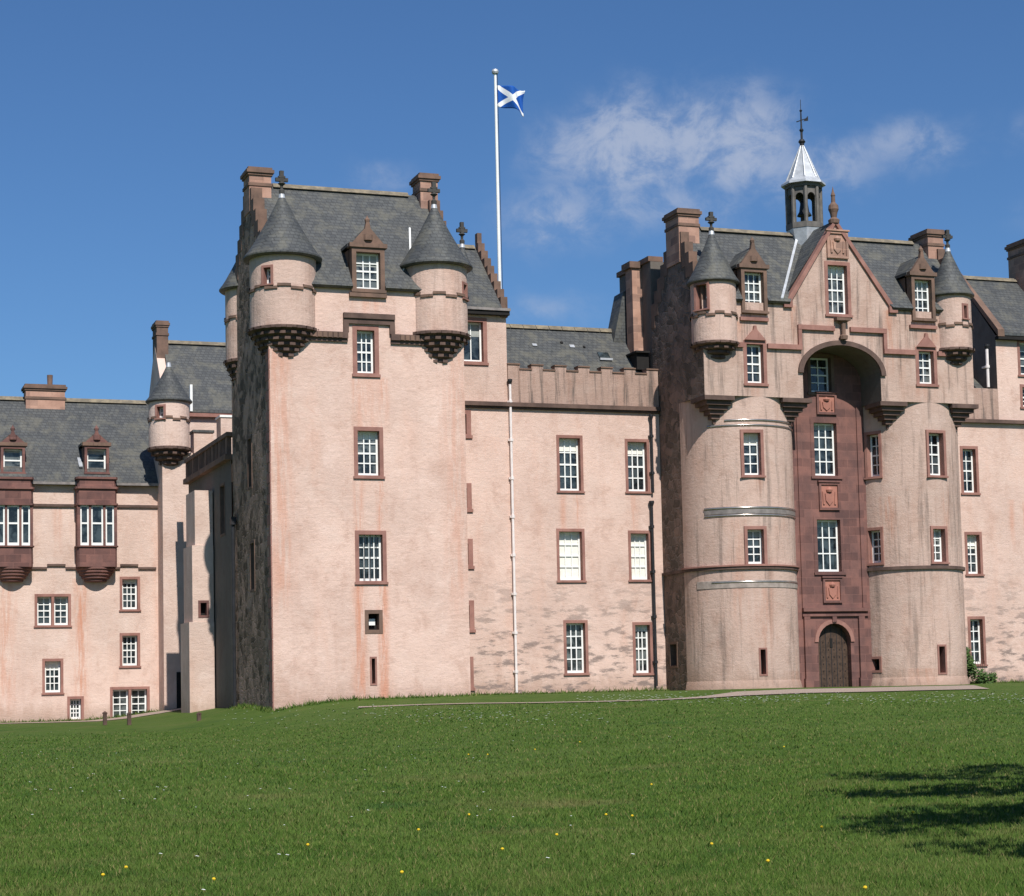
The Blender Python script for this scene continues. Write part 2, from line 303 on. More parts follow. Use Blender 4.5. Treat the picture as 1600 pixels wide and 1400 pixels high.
# ------------------------------------------------------------------ mesh helpers
ROOTS = {}
class MB:
    def __init__(s): s.v = []; s.f = []
    def add(s, vs, fs):
        o = len(s.v); s.v += [tuple(p) for p in vs]; s.f += [tuple(i+o for i in f) for f in fs]; return s
    def box(s, u0, u1, v0, v1, z0, z1):
        return s.hexa([(u0, v0, z0), (u1, v0, z0), (u1, v1, z0), (u0, v1, z0), (u0, v0, z1), (u1, v0, z1), (u1, v1, z1), (u0, v1, z1)])
    def hexa(s, p):
        return s.add(p, [(3, 2, 1, 0), (4, 5, 6, 7), (0, 1, 5, 4), (1, 2, 6, 5), (2, 3, 7, 6), (3, 0, 4, 7)])
    def fbox(s, fr, a0, a1, d0, d1, z0, z1):        # box in a local frame (origin, right, outward); d = depth inward
        o, r, n = fr; P = lambda a, d, z: o + r*a - n*d + UPZ*z
        return s.hexa([P(a0, d0, z0), P(a1, d0, z0), P(a1, d1, z0), P(a0, d1, z0), P(a0, d0, z1), P(a1, d0, z1), P(a1, d1, z1), P(a0, d1, z1)])
    def prism(s, poly, fn0, fn1):                    # poly 2-D; fn maps (a, b) -> point at either end
        k = len(poly); vs = [fn0(*p) for p in poly] + [fn1(*p) for p in poly]
        fs = [tuple(range(k)), tuple(range(2*k-1, k-1, -1))] + [(i, i+k, (i+1) % k+k, (i+1) % k) for i in range(k)]
        return s.add(vs, fs)
    def slab_v(s, poly, v0, v1):                     # (u,z) outline extruded along v
        return s.prism(poly, lambda a, b: (a, v0, b), lambda a, b: (a, v1, b))
    def slab_u(s, poly, u0, u1):                     # (v,z) outline extruded along u
        return s.prism(poly, lambda a, b: (u0, a, b), lambda a, b: (u1, a, b))
    def slab_z(s, poly, z0, z1):
        return s.prism(poly, lambda a, b: (a, b, z0), lambda a, b: (a, b, z1))
    def sheet(s, fn, outer, holes=(), reveal=None):  # flat wall sheet with openings; reveal = fn at the inner face
        loops = [list(outer)] + [[(h[0], h[2]), (h[1], h[2]), (h[1], h[3]), (h[0], h[3])] for h in holes]
        tri = tessellate_polygon([[Vector((a, b, 0)) for a, b in l] for l in loops])
        flat = [p for l in loops for p in l]
        s.add([fn(*p) for p in flat], [tuple(t) for t in tri])
        if reveal:
            for l in loops[1:]:
                k = len(l); s.add([fn(*p) for p in l] + [reveal(*p) for p in l], [(i, (i+1) % k, (i+1) % k+k, i+k) for i in range(k)])
        return s
    def lathe(s, prof, c, n=32, t0=0., t1=2*math.pi):
        full = abs(t1-t0-2*math.pi) < 1e-6; m_ = n if full else n+1
        vs = []; fs = []
        for r, z in prof:
            for i in range(m_):
                t = t0+(t1-t0)*i/n; vs.append((c[0]+r*math.sin(t), c[1]-r*math.cos(t), z))
        for j in range(len(prof)-1):
            for i in range(n):
                k = (i+1) % m_; fs.append((j*m_+i, j*m_+k, (j+1)*m_+k, (j+1)*m_+i))
        return s.add(vs, fs)
    def tube(s, p, q, r0, r1=None, n=10):
        r1 = r0 if r1 is None else r1; p = Vector(p); q = Vector(q); d = (q-p).normalized()
        a = d.orthogonal().normalized(); b = d.cross(a)
        vs = [p+(a*math.cos(2*math.pi*i/n)+b*math.sin(2*math.pi*i/n))*r0 for i in range(n)] + [q+(a*math.cos(2*math.pi*i/n)+b*math.sin(2*math.pi*i/n))*r1 for i in range(n)]
        return s.add(vs, [(i, (i+1) % n, (i+1) % n+n, i+n) for i in range(n)] + [tuple(range(n-1, -1, -1)), tuple(range(n, 2*n))])
    def build(s, name, mat, parent=None, label=None, smooth=False):
        me = bpy.data.meshes.new(name)
        off = ROOTS.get(parent.name if parent else None, Vector((0, 0, 0)))
        me.from_pydata([(p[0]-off.x, p[1]-off.y, p[2]-off.z) for p in s.v], [], s.f)
        me.materials.append(mat if not isinstance(mat, str) else M[mat])
        if smooth:
            me.polygons.foreach_set('use_smooth', [True]*len(me.polygons))
            try: me.set_sharp_from_angle(angle=rad(40))
            except Exception: pass
        me.update()
        o = bpy.data.objects.new(name, me); COL.objects.link(o)
        if parent: o.parent = parent; ROOTS[o.name] = off
        if label: o['label'] = label
        return o
def thing(name, label, cat, loc, group=None):
    o = bpy.data.objects.new(name, None); COL.objects.link(o); o.location = loc; o.empty_display_size = .5
    o['label'] = label; o['category'] = cat
    if group: o['group'] = group
    ROOTS[o.name] = Vector(loc); return o
def tag(o, label=None, cat=None, group=None, kind=None):
    for k, v in (('label', label), ('category', cat), ('group', group), ('kind', kind)):
        if v: o[k] = v
    return o
def recenter(o, loc):
    loc = Vector(loc); o.data.transform(Matrix.Translation(-loc)); o.location = loc; return o

# -------- windows
WR = random.Random(3)
def window(root, fr, wd, ht, margin=.13, cols=3, rows=4, proud=.02, reveal=.46, blind=0., mat='trim', bars=.045, lights=1, mid=True, label=None, name='window', grille=False, thick_top=False):
    # fr origin = bottom centre of the outer stone surround on the wall face
    if blind == 0. and ht > 1. and WR.random() < .45: blind = WR.choice((.1, .18, .26, .34))
    b = MB(); h = wd/2
    b.fbox(fr, -h, h, -proud, reveal, 0, margin); b.fbox(fr, -h, h, -proud, reveal, ht-margin, ht)
    b.fbox(fr, -h, -h+margin, -proud, reveal, margin, ht-margin); b.fbox(fr, h-margin, h, -proud, reveal, margin, ht-margin)
    b.fbox(fr, -h-.04, h+.04, -proud-.05, -proud-.001, .02, margin*.75)
    iw = wd-2*margin; segs = []
    if lights == 1: segs = [(-iw/2, iw/2)]
    else:
        mw = .12; lw = (iw-mw*(lights-1))/lights
        for i in range(lights):
            a = -iw/2+i*(lw+mw); segs.append((a, a+lw))
            if i: b.fbox(fr, a-mw, a, -.01, reveal, margin, ht-margin)
    wo = b.build(name, mat, root, label)
    s_ = MB(); g = MB(); bl = MB(); f = .075; d0, d1 = .25, .295
    z0, z1 = margin, ht-margin
    for a, c in segs:
        s_.fbox(fr, a, c, d0, d1, z0, z0+f*1.4); s_.fbox(fr, a, c, d0, d1, z1-f, z1)
        s_.fbox(fr, a, a+f, d0, d1, z0+f*1.4, z1-f); s_.fbox(fr, c-f, c, d0, d1, z0+f*1.4, z1-f)
        zz0, zz1, aa, cc = z0+f*1.4, z1-f, a+f, c-f
        for i in range(1, cols):
            x = aa+(cc-aa)*i/cols; s_.fbox(fr, x-bars/2, x+bars/2, d0+.005, d1-.004, zz0, zz1)
        for j in range(1, rows):
            z = zz0+(zz1-zz0)*j/rows; t = bars*(1.5 if (mid and j*2 == rows) else 1)
            s_.fbox(fr, aa, cc, d0+.002, d1-.002, z-t/2, z+t/2)
        zb = zz1-(zz1-zz0)*blind
        o, r, n = fr; P = lambda x, z, d=d1+.003: o+r*x-n*d+UPZ*z
        if blind < .99: g.add([P(a, z0), P(c, z0), P(c, zb), P(a, zb)], [(0, 1, 2, 3)])
        if blind > .01: bl.add([P(a, zb, d1+.004), P(c, zb, d1+.004), P(c, z1, d1+.004), P(a, z1, d1+.004)], [(0, 1, 2, 3)])
        if grille:
            gi = MB()
            for i in range(1, 4):
                x = a+(c-a)*i/4; gi.fbox(fr, x-.012, x+.012, .06, .084, z0, z1)
            gi.build('grille', 'iron', wo)
    s_.build('sash', 'white', wo)
    if g.f: g.build('pane', WR.choice(('glass', 'glass', 'glass_pale')), wo)
    if bl.f: bl.build('blind', WR.choice(('cream', 'grey_blind')) if blind < .9 else 'cream', wo)
    return wo
RU, NF = Vector((1, 0, 0)), Vector((0, -1, 0))
def wflat(root, r, v, **kw):                         # window whose outer rect r lies on the plane v
    return window(root, (Vector(((r[0]+r[1])/2, v, r[2])), RU, NF), r[1]-r[0], r[3]-r[2], **kw)
def slit(root, fr, wd, ht, mg=.09, mat='trim', depth=.4, name='arrow_slit'):
    b = MB(); h = wd/2
    b.fbox(fr, -h, h, -.02, depth, 0, mg); b.fbox(fr, -h, h, -.02, depth, ht-mg, ht)
    b.fbox(fr, -h, -h+mg, -.02, depth, mg, ht-mg); b.fbox(fr, h-mg, h, -.02, depth, mg, ht-mg)
    wo = b.build(name, mat, root)
    o, r, n = fr; P = lambda x, z: o+r*x-n*(depth-.03)+UPZ*z
    MB().add([P(-h+mg, mg), P(h-mg, mg), P(h-mg, ht-mg), P(-h+mg, ht-mg)], [(0, 1, 2, 3)]).build('opening', 'void_and_shade', wo)
    return wo
def sflat(root, r, v, **kw): return slit(root, (Vector(((r[0]+r[1])/2, v, r[2])), RU, NF), r[1]-r[0], r[3]-r[2], **kw)

def drum(mb, c, R, t0, t1, z0, z1, holes=()):
    ts = sorted(set([round(t0+(t1-t0)*i/40, 5) for i in range(41)] + [round(x, 5) for h in holes for x in h[:2]]))
    zs = sorted(set([z0, z1] + [x for h in holes for x in h[2:]] + list(np.arange(z0+.5, z1, 1.))))
    P = lambda t, z: (c[0]+R*math.sin(t), c[1]-R*math.cos(t), z)
    vs = [P(t, z) for z in zs for t in ts]; n = len(ts); fs = []
    for j in range(len(zs)-1):
        for i in range(n-1):
            tm, zm = (ts[i]+ts[i+1])/2, (zs[j]+zs[j+1])/2
            if any(h[0] < tm < h[1] and h[2] < zm < h[3] for h in holes): continue
            fs.append((j*n+i, j*n+i+1, (j+1)*n+i+1, (j+1)*n+i))
    mb.add(vs, fs)
def drum_frame(c, R, t, z, wd):
    hf = math.asin(min(.9, wd/2/R)); Rc = R*math.cos(hf)
    n = Vector((math.sin(t), -math.cos(t), 0)); r = Vector((math.cos(t), math.sin(t), 0))
    return (Vector((c[0], c[1], z))+n*Rc, r, n), R-Rc, hf
def cyl_rect(x0, y0, x1, y1, c, R):
    t0 = atcyl(x0, (y0+y1)/2, c, R)[0]; t1 = atcyl(x1, (y0+y1)/2, c, R)[0]
    z1 = atcyl((x0+x1)/2, y0, c, R)[1]; z0 = atcyl((x0+x1)/2, y1, c, R)[1]
    return t0, t1, z0, z1

def roof_slab(mb, u0, u1, v_e, z_e, v_r, z_r, th=.14):
    mb.slab_u([(v_e, z_e), (v_r, z_r), (v_r, z_r-th*1.4), (v_e, z_e-th)], u0, u1)
def roof_sheet(mb, outer, v_e, z_e, v_r, z_r, th=.14):
    # slope given as an outline in (u, fraction up the slope), with notches where dormers break the eaves
    L = Vector((0, v_r-v_e, z_r-z_e)); nn = Vector((0, -(z_r-z_e), (v_r-v_e))).normalized()
    if nn.z < 0: nn = -nn
    top = lambda a, t: (a, v_e+t*L.y, z_e+t*L.z); bot = lambda a, t: (a, v_e+t*L.y-nn.y*th, z_e+t*L.z-nn.z*th)
    tri = tessellate_polygon([[Vector((a, t*5, 0)) for a, t in outer]])
    k = len(outer); mb.add([top(*p) for p in outer]+[bot(*p) for p in outer], [tuple(t) for t in tri]+[tuple(i+k for i in t) for t in tri]+[(i, (i+1) % k, (i+1) % k+k, i+k) for i in range(k)])
def chimney(root, u0, u1, v0, v1, z0, z1, cap=.32, oh=.11, mat='chim', pots=0):
    ch = MB().box(u0, u1, v0, v1, z0, z1-cap).build('chimney', mat, root)
    c = MB().box(u0-oh*.5, u1+oh*.5, v0-oh*.5, v1+oh*.5, z1-cap+.001, z1-cap+.09)
    c.box(u0-oh, u1+oh, v0-oh, v1+oh, z1-cap+.091, z1-.1); c.box(u0-oh*.4, u1+oh*.4, v0-oh*.4, v1+oh*.4, z1-.099, z1)
    c.build('cap', 'brown', ch)
    b = MB().box(u0-.04, u1+.04, v0-.04, v1+.04, z1-cap-.42, z1-cap-.30); b.build('band', 'brown', ch)
    return ch
def finial(root, c, z, h, mat='finial'):
    b = MB().lathe([(.0, z-.1), (.10, z-.1), (.11, z+.12*h), (.05, z+.2*h), (.06, z+.34*h), (.15, z+.42*h), (.06, z+.52*h), (.0, z+.52*h)], c, 10)
    b.box(c[0]-.24, c[0]+.24, c[1]-.06, c[1]+.06, z+.52*h, z+.68*h); b.box(c[0]-.075, c[0]+.075, c[1]-.075, c[1]+.075, z+.5*h, z+h)
    b.box(c[0]-.13, c[0]+.13, c[1]-.08, c[1]+.08, z+.68*h, z+.76*h)
    return b.build('finial', mat, root)
def turret(root, c, R, zc0, zc1, ze, za, zs, holes=(), fin=.85, cone_over=.24, mat='harl_turret', steps=5, rmin=.60):
    """bartizan: stepped corbel zc0-zc1, wall to the eave ze, slate cone to za, string course at zs"""
    b = MB(); b.lathe([(0, zc1), (R, zc1)], c, 40); drum(b, c, R, -math.pi, math.pi, zc1, ze, holes)
    t = b.build('turret', mat, root)
    pr = [(0, zc0), (rmin, zc0)]
    for i in range(steps):
        f0 = (i+1)/steps; r = rmin+(R*1.05-rmin)*f0**1.1; za0 = zc0+(zc1-zc0)*(i+.25)/steps; za1 = zc0+(zc1-zc0)*(i+1)/steps
        pr += [(r*.93, za0), (r, za0+.04), (r, za1-.05), (r*.97, za1)]
    pr += [(0, zc1-.001)]
    cbm = MB().lathe(pr, c, 32)
    for i in range(steps):
        f0 = (i+1)/steps; r = rmin+(R*1.05-rmin)*f0**1.1; za0 = zc0+(zc1-zc0)*(i+.34)/steps; za1 = zc0+(zc1-zc0)*(i+.86)/steps; n_d = int(r*16)
        for j in range(n_d):
            a_ = 2*math.pi*(j+.5*(i % 2))/n_d; cbm.lathe([(r-.02, za0), (r+.055, za0), (r+.055, za1), (r-.02, za1)], c, 1, a_, a_+math.pi/n_d)
    cbm.build('corbel', 'corbel', t)
    Rc = R+cone_over; prof = [(0, ze-.1), (Rc-.06, ze-.1), (Rc, ze-.05), (Rc, ze)]
    for i in range(1, 15):
        f = i/14; prof.append((Rc*(1-f)**1.13+.05*f-.05*R*(1-math.exp(-f*14))*(1-f), ze+(za-ze)*f))
    MB().lathe(prof, c, 40).build('cone_roof', 'slate', t, smooth=True)
    MB().lathe([(.115, za-.22), (.13, za-.2), (.09, za+.02), (0, za+.02)], c, 12).build('lead_cap', 'lead_roof', t)
    sc = MB()
    for i in range(16):                              # chequer-stepped string course
        a0 = -math.pi+2*math.pi*i/16; a1 = a0+2*math.pi/16; dz = .10 if i % 2 else 0
        sc.lathe([(R-.03, zs+dz), (R+.055, zs+dz+.02), (R+.055, zs+dz+.12), (R-.03, zs+dz+.14)], c, 3, a0, a1)
    sc.build('string_course', 'brown', t)
    if fin: finial(t, c, za, fin)
    return t
def turret_window(root, box, c, R, **kw):
    t0, t1, z0, z1 = box; wd = max(.35, 2*R*math.sin((t1-t0)/2)); tm = (t0+t1)/2
    fr, sag, hf = drum_frame(c, R, tm, z0, wd)
    window(root, fr, wd, z1-z0, margin=.09, cols=2, rows=2, proud=sag+.02, reveal=.3, **kw)
def hole_of(box, R, wmin=.35):
    t0, t1, z0, z1 = box; tm = (t0+t1)/2; wd = max(wmin, 2*R*math.sin((t1-t0)/2)); hf = math.asin(wd/2/R)*.96
    return (tm-hf, tm+hf, z0+.03, z1-.03)
def pediment(mb, u0, u1, z0, z1, v0, v1):
    um = (u0+u1)/2; w_ = u1-u0
    mb.slab_v([(u0, z0), (u1, z0), (u1-.08*w_, z0+.14*(z1-z0)), (um+.20*w_, z0+.52*(z1-z0)), (um+.09*w_, z0+.70*(z1-z0)), (um+.05*w_, z1), (um-.05*w_, z1), (um-.09*w_, z0+.70*(z1-z0)), (um-.20*w_, z0+.52*(z1-z0)), (u0+.08*w_, z0+.14*(z1-z0))], v0, v1)
def dormer(root, r, v, zped, depth, mat='brown', **kw):
    """window breaking the wall-head with a carved stone pediment and a slated back"""
    u0, u1, z0, z1 = r; wo = wflat(root, r, v-.06, mat=mat, name='dormer_window', proud=.03, **kw)
    b = MB(); b.box(u0-.10, u1+.10, v-.16, v+.25, z1+.001, z1+.16); b.build('cornice', 'brown', wo)
    b = MB(); pediment(b, u0+.02, u1-.02, z1+.161, zped, v-.10, v+.08)
    um = (u0+u1)/2; b.lathe([(0, zped), (.09, zped+.01), (.11, zped+.1), (.04, zped+.2), (0, zped+.28)], (um, v-.01), 8); 
    b.lathe([(0, z1+.28), (.2, z1+.28), (.2, z1+.5), (0, z1+.5)], (um, v-.02), 10)
    b.build('pediment', M['brown'] if mat != 'red' else M['red'], wo)
    b = MB()
    for q in (u0+.0, u1-.12): b.box(q, q+.12, v+.301, v+depth, z0+.1, z1)
    b.build('cheek', 'brown', wo)
    b = MB(); zr = z1+.75*(zped-z1); b.hexa([(u0-.12, v+.10, z1+.05), (um, v+.10, zr), (um, v+depth+.6, zr), (u0-.12, v+depth+.2, z1+.05), (u0-.12, v+.10, z1+.17), (um, v+.10, zr+.12), (um, v+depth+.6, zr+.12), (u0-.12, v+depth+.2, z1+.17)])
    b.hexa([(um+.002, v+.10, zr), (u1+.12, v+.10, z1+.05), (u1+.12, v+depth+.2, z1+.05), (um+.002, v+depth+.6, zr), (um+.002, v+.10, zr+.12), (u1+.12, v+.10, z1+.17), (u1+.12, v+depth+.2, z1+.17), (um+.002, v+depth+.6, zr+.12)])
    b.build('dormer_roof', 'slate', wo)
    b = MB()
    zz = z0+.35
    for k, q in enumerate((u0-.05, )):
        b.hexa([(q-.18, v+.12, zz), (q-.01, v+.12, zz), (q-.01, v+depth, z1+.1), (q-.18, v+depth, z1+.1), (q-.18, v+.10, zz+.05), (q-.01, v+.10, zz+.05), (q-.01, v+depth, z1+.18), (q-.18, v+depth, z1+.18)])
    b.build('lead_flashing', 'lead_roof', wo)
    return wo
def carved_panel(root, r, v, name='carved_panel', frame='red', face='orange'):
    u0, u1, z0, z1 = r; b = MB(); m_ = .1
    b.box(u0, u1, v-.09, v+.02, z0, z0+m_); b.box(u0, u1, v-.09, v+.02, z1-m_, z1); b.box(u0, u0+m_, v-.09, v+.02, z0+m_, z1-m_); b.box(u1-m_, u1, v-.09, v+.02, z0+m_, z1-m_)
    b.box(u0-.05, u1+.05, v-.14, v+.02, z1+.001, z1+.07)
    p = b.build(name, frame, root)
    b = MB(); b.box(u0+m_, u1-m_, v-.03, v+.02, z0+m_+.001, z1-m_-.001)
    um, zm, w_, h_ = (u0+u1)/2, (z0+z1)/2, u1-u0-2*m_, z1-z0-2*m_
    b.slab_v([(um-.26*w_, zm+.12*h_), (um+.26*w_, zm+.12*h_), (um+.22*w_, zm-.2*h_), (um, zm-.4*h_), (um-.22*w_, zm-.2*h_)], v-.075, v-.031)     # shield
    b.lathe([(0, zm+.18*h_), (.16*w_, zm+.18*h_), (.2*w_, zm+.28*h_), (.06*w_, zm+.42*h_), (0, zm+.42*h_)], (um, v-.03), 10)                        # helm
    for s_ in (-1, 1):
        b.tube((um+s_*.34*w_, v-.04, zm-.36*h_), (um+s_*.38*w_, v-.04, zm+.2*h_), .06*w_, .045*w_, 8)
    b.build('relief', face, p); return p
def pipe(root, x0, y0, x1, y1, v, r=.06, mat='pipe_red', off=.12, brackets=5, name='drainpipe'):
    u0, z0 = at(x0, y0, v-off); u1, z1 = at(x1, y1, v-off); u = (u0+u1)/2
    b = MB().tube((u, v-off, z1), (u, v-off, z0), r)
    for i in range(brackets):
        z = z1+(z0-z1)*(i+.5)/brackets; b.lathe([(r, z), (r*1.5, z), (r*1.5, z+.12), (r, z+.12)], (u, v-off), 10); b.box(u-.11, u+.11, v-off+.03, v-.002, z+.02, z+.1)
    h = b.build(name, mat, root)
    MB().lathe([(0, z0-.05), (r*1.2, z0), (r*1.9, z0+.12), (r*1.9, z0+.2), (0, z0+.2)], (u, v-off), 12).build('hopper_head', 'iron', h); return h

# ------------------------------------------------------------------ ground
def sst(x): x = np.clip(x, 0, 1); return x*x*(3-2*x)
def gz(u, v):
    u = np.asarray(u, float); v = np.asarray(v, float)
    d = (u-CAM.x)*FWD0.x+(v-CAM.y)*FWD0.y
    l = (u-CAM.x)*RGT0.x+(v-CAM.y)*RGT0.y
    z = np.interp(d, [-400, 0, 10, 40, 62, 69, 73, 84, 3000], [0, 0, .03, .52, .95, 1.24, 1.47, 1.47, 1.47])
    z = z+.02*np.sin(l*.35+1)*np.cos(d*.13)+.035*np.sin(d*.21+l*.06)*sst((60-d)/20)
    drop = .80*sst((-8.2-u)/7.5)*sst((d-25)/50)
    return z-drop
def grid_strip():
    ds = np.unique(np.concatenate([np.linspace(-300, 0, 7), np.linspace(0, 100, 101), np.linspace(100, 3000, 20)]))
    ls = np.unique(np.concatenate([np.linspace(-2500, -45, 14), np.linspace(-45, 45, 91), np.linspace(45, 2500, 14)]))
    LL, DD = np.meshgrid(ls, ds); U = CAM.x+LL*RGT0.x+DD*FWD0.x; V = CAM.y+LL*RGT0.y+DD*FWD0.y; Z = gz(U, V)
    n = len(ls); vs = np.stack([U, V, Z], -1).reshape(-1, 3).tolist()
    fs = [(j*n+i, j*n+i+1, (j+1)*n+i+1, (j+1)*n+i) for j in range(len(ds)-1) for i in range(n-1)]
    return MB().add(vs, fs)
g = grid_strip().build('ground', 'lawn', None, smooth=True); g['kind'] = 'structure'
def ground_at(x, y):
    d = ray(x, y); t = 5.
    while t < 200:
        p = CAM+d*t
        if p.z <= float(gz(p.x, p.y)): return p
        t += .05
    return CAM+d*90

# ------------------------------------------------------------------ corner tower (left)
TL, TR, TF, TB = -11.25, -3.62, -5.0, 1.8
ZB = -.3
tower = thing('corner_tower', 'tall pink harled corner tower with two slate-coned turrets and a dark rough side wall', 'tower', (-7.4, -1.6, 1.2))
EA, RZ, RV = 17.0, 21.57, -1.6
tw = [rect(551, 509, 592, 590, TF), rect(553, 667, 599, 749, TF), rect(555, 829, 604, 914, TF)]
tsl = [rect(570, 953, 598, 990, TF), rect(578, 1026, 589, 1071, TF)]
b = MB().sheet(lambda a, z: (a, TF, z), [(TL, ZB), (TR, ZB), (TR, EA-.1), (TL, EA-.1)], tw+tsl)
b.sheet(lambda a, z: (TR, a, z), [(TF, ZB), (TB, ZB), (TB, EA), (RV, RZ), (TF, EA)])
b.sheet(lambda a, z: (a, TB, z), [(TL, ZB), (TR, ZB), (TR, EA), (TL, EA)])
b.build('wall', 'harl_tower', tower)
sidew = [(*sorted((atu(387, 725, TL)[0], atu(394, 725, TL)[0])), atu(390, 765, TL)[1], atu(390, 682, TL)[1]), (*sorted((atu(391, 885, TL)[0], atu(398.5, 885, TL)[0])), atu(394, 925, TL)[1], atu(394, 845, TL)[1])]
MB().sheet(lambda a, z: (TL, a, z), [(TF, ZB), (TB, ZB), (TB, EA), (RV, RZ), (TF, EA)], sidew).build('side_wall', 'rubble', tower, 'dark rough side wall with pink patches')
RL, NL = Vector((0, -1, 0)), Vector((-1, 0, 0))
for h in sidew: slit(tower, (Vector((TL, (h[0]+h[1])/2, h[2])), RL, NL), h[1]-h[0], h[3]-h[2], mg=.1, mat='brown')
# dark quoins up the front left corner
q = MB(); z = 1.0; k = 0
while z < 14.4:
    q.box(TL-.02, TL+.03, TF-.004, TF+(.30 if k % 2 else .55), z, z+.36); z += .385; k += 1
q.build('quoin', 'trim', tower)
for i, r in enumerate(tw): wflat(tower, r, TF, cols=(3, 3, 4)[i], rows=4, blind=(0, .16, 0)[i], margin=(.17, .15, .15)[i], grille=(i == 2))
r = tsl[0]; sb = sflat(tower, r, TF, mg=.14, mat='brown', name='small_window'); 
MB().box((r[0]+r[1])/2-.12, (r[0]+r[1])/2+.12, TF+.25, TF+.3, r[2]+.32, r[2]+.56).build('vent_box', 'white', sb)
sflat(tower, tsl[1], TF, mg=.07)
# frieze stepping up round the top window
b = MB(); zf = 14.83; a0, a1 = at(536, 515, TF)[0], at(616, 515, TF)[0]; zt = at(577, 491, TF)[1]
for (x0, x1, y0, y1) in ((TL+.6, a0+.16, zf, zf+.13), (TL+.6, a0+.16, zf+.131, zf+.36), (a1-.16, TR-.9, zf, zf+.13), (a1-.16, TR-.9, zf+.131, zf+.36)):
    pr_ = .08 if y1-y0 < .2 else .16; b.box(x0, x1, TF-pr_, TF+.05, y0, y1)
b.box(a0, a0+.2, TF-.12, TF+.05, zf+.361, zt-.4); b.box(a1-.2, a1, TF-.12, TF+.05, zf+.361, zt-.4)
b.box(a0, a1, TF-.16, TF+.05, zt-.2, zt); b.box(a0, a1, TF-.10, TF+.05, zt-.4, zt-.201)
b.build('frieze', 'corbel', tower)
b = MB(); n_ = 26
for i in range(n_):
    x = TL+1.3+(TR-TL-2.6)*i/(n_-1)
    if a0-.1 < x < a1+.1: continue
    b.box(x-.07, x+.07, TF-.20, TF-.161, zf+.14, zf+.33)
b.build('dentil', 'brown', tower)

# roof
td = rect(549, 388, 600, 459, TF)
b = MB(); fd = (td[3]-.1-EA)/(RZ-EA)
roof_sheet(b, [(TL+.42, 0), (td[0], 0), (td[0], fd), (td[1], fd), (td[1], 0), (TR-.42, 0), (TR-.42, 1), (TL+.42, 1)], TF-.24, EA-.06, RV, RZ); roof_slab(b, TL+.42, TR-.42, TB+.12, EA, RV, RZ+.001)
ro = b.build('roof', 'slate', tower)
MB().slab_u([(RV-.2, RZ-.1), (RV, RZ+.1), (RV+.2, RZ-.1)], TL+1.0, TR-1.1).build('ridge', 'ridge', ro)
for uu in (TL, TR-.40):
    b = MB()
    for sgn in (-1, 1):
        for i in range(9):
            f0, f1 = i/9, (i+1)/9; v0 = RV+sgn*3.4*(1-f0); v1 = RV+sgn*3.4*(1-f1)
            zt_ = EA+(RZ-EA)*f1+.18
            b.box(uu-.02, uu+.42, min(v0, v1)+.002, max(v0, v1)-.002, EA+(RZ-EA)*f0-.35, zt_)
    b.build('crowstep', 'brown', tower)
cu0, cu1 = TL-.03, at(423, 300, -2)[0]
chimney(tower, cu0, cu1, -2.1, -1.05, RZ-1.2, at(400, 262, -2)[1])
chimney(tower, at(657, 300, -2.1)[0], at(684, 300, -2.1)[0], -2.1, -1.05, RZ-1.2, at(670, 272, -2)[1])
# turrets
c1, R1 = (-10.53, -4.35), 1.25
b1 = cyl_rect(409, 414, 427, 447, c1, R1)
turret(tower, c1, R1, at(450, 560, -5)[1], at(445, 511, -5)[1], 18.02, 20.55, 16.62, [hole_of(b1, R1)], steps=6); turret_window(tower, b1, c1, R1, mat='trim')
c2, R2 = (-4.50, -4.35), 1.22
b2 = cyl_rect(722, 442, 733, 470, c2, R2); b2 = (b2[0], b2[0]+.40, b2[2], b2[3])
turret(tower, c2, R2, at(695, 570, -5)[1], at(695, 520, -5)[1], 18.02, 20.55, 16.62, [hole_of(b2, R2)], steps=6); turret_window(tower, b2, c2, R2, mat='trim')
c3 = (-10.55, 1.35); turret(tower, c3, 1.0, 14.0, 15.1, 18.0, 20.3, 16.6, fin=.8)
u3, z3 = at(722, 380, 1.9); turret(tower, (u3, 1.9), .8, 14.2, 15.2, 18.0, z3, 16.6, fin=.9)
# dormer
dormer(tower, td, TF-.02, at(574, 348, TF)[1], 1.35, cols=3, rows=4, margin=.17, mid=True)
MB().box(at(545, 455, TF)[0], at(603, 455, TF)[0], TF-.14, TF+.1, at(574, 461, TF)[1]-.1, at(574, 461, TF)[1]+.05).build('sill', 'brown', tower)
def on_roof(x, y):                                  # point on the tower's front slope
    v = -3.
    for _ in range(30):
        u, z = at(x, y, v); v = TF-.12+(z-EA)/(RZ-EA)*(RV-TF+.12)
    return Vector((u, v, z))
b = MB(); fl_ = [on_roof(640, 357), on_roof(641, 394), on_roof(629, 424)]
for i in range(2): b.tube(fl_[i], fl_[i+1], .055, .055, 6)
b.build('lead_flashing', 'white', tower)

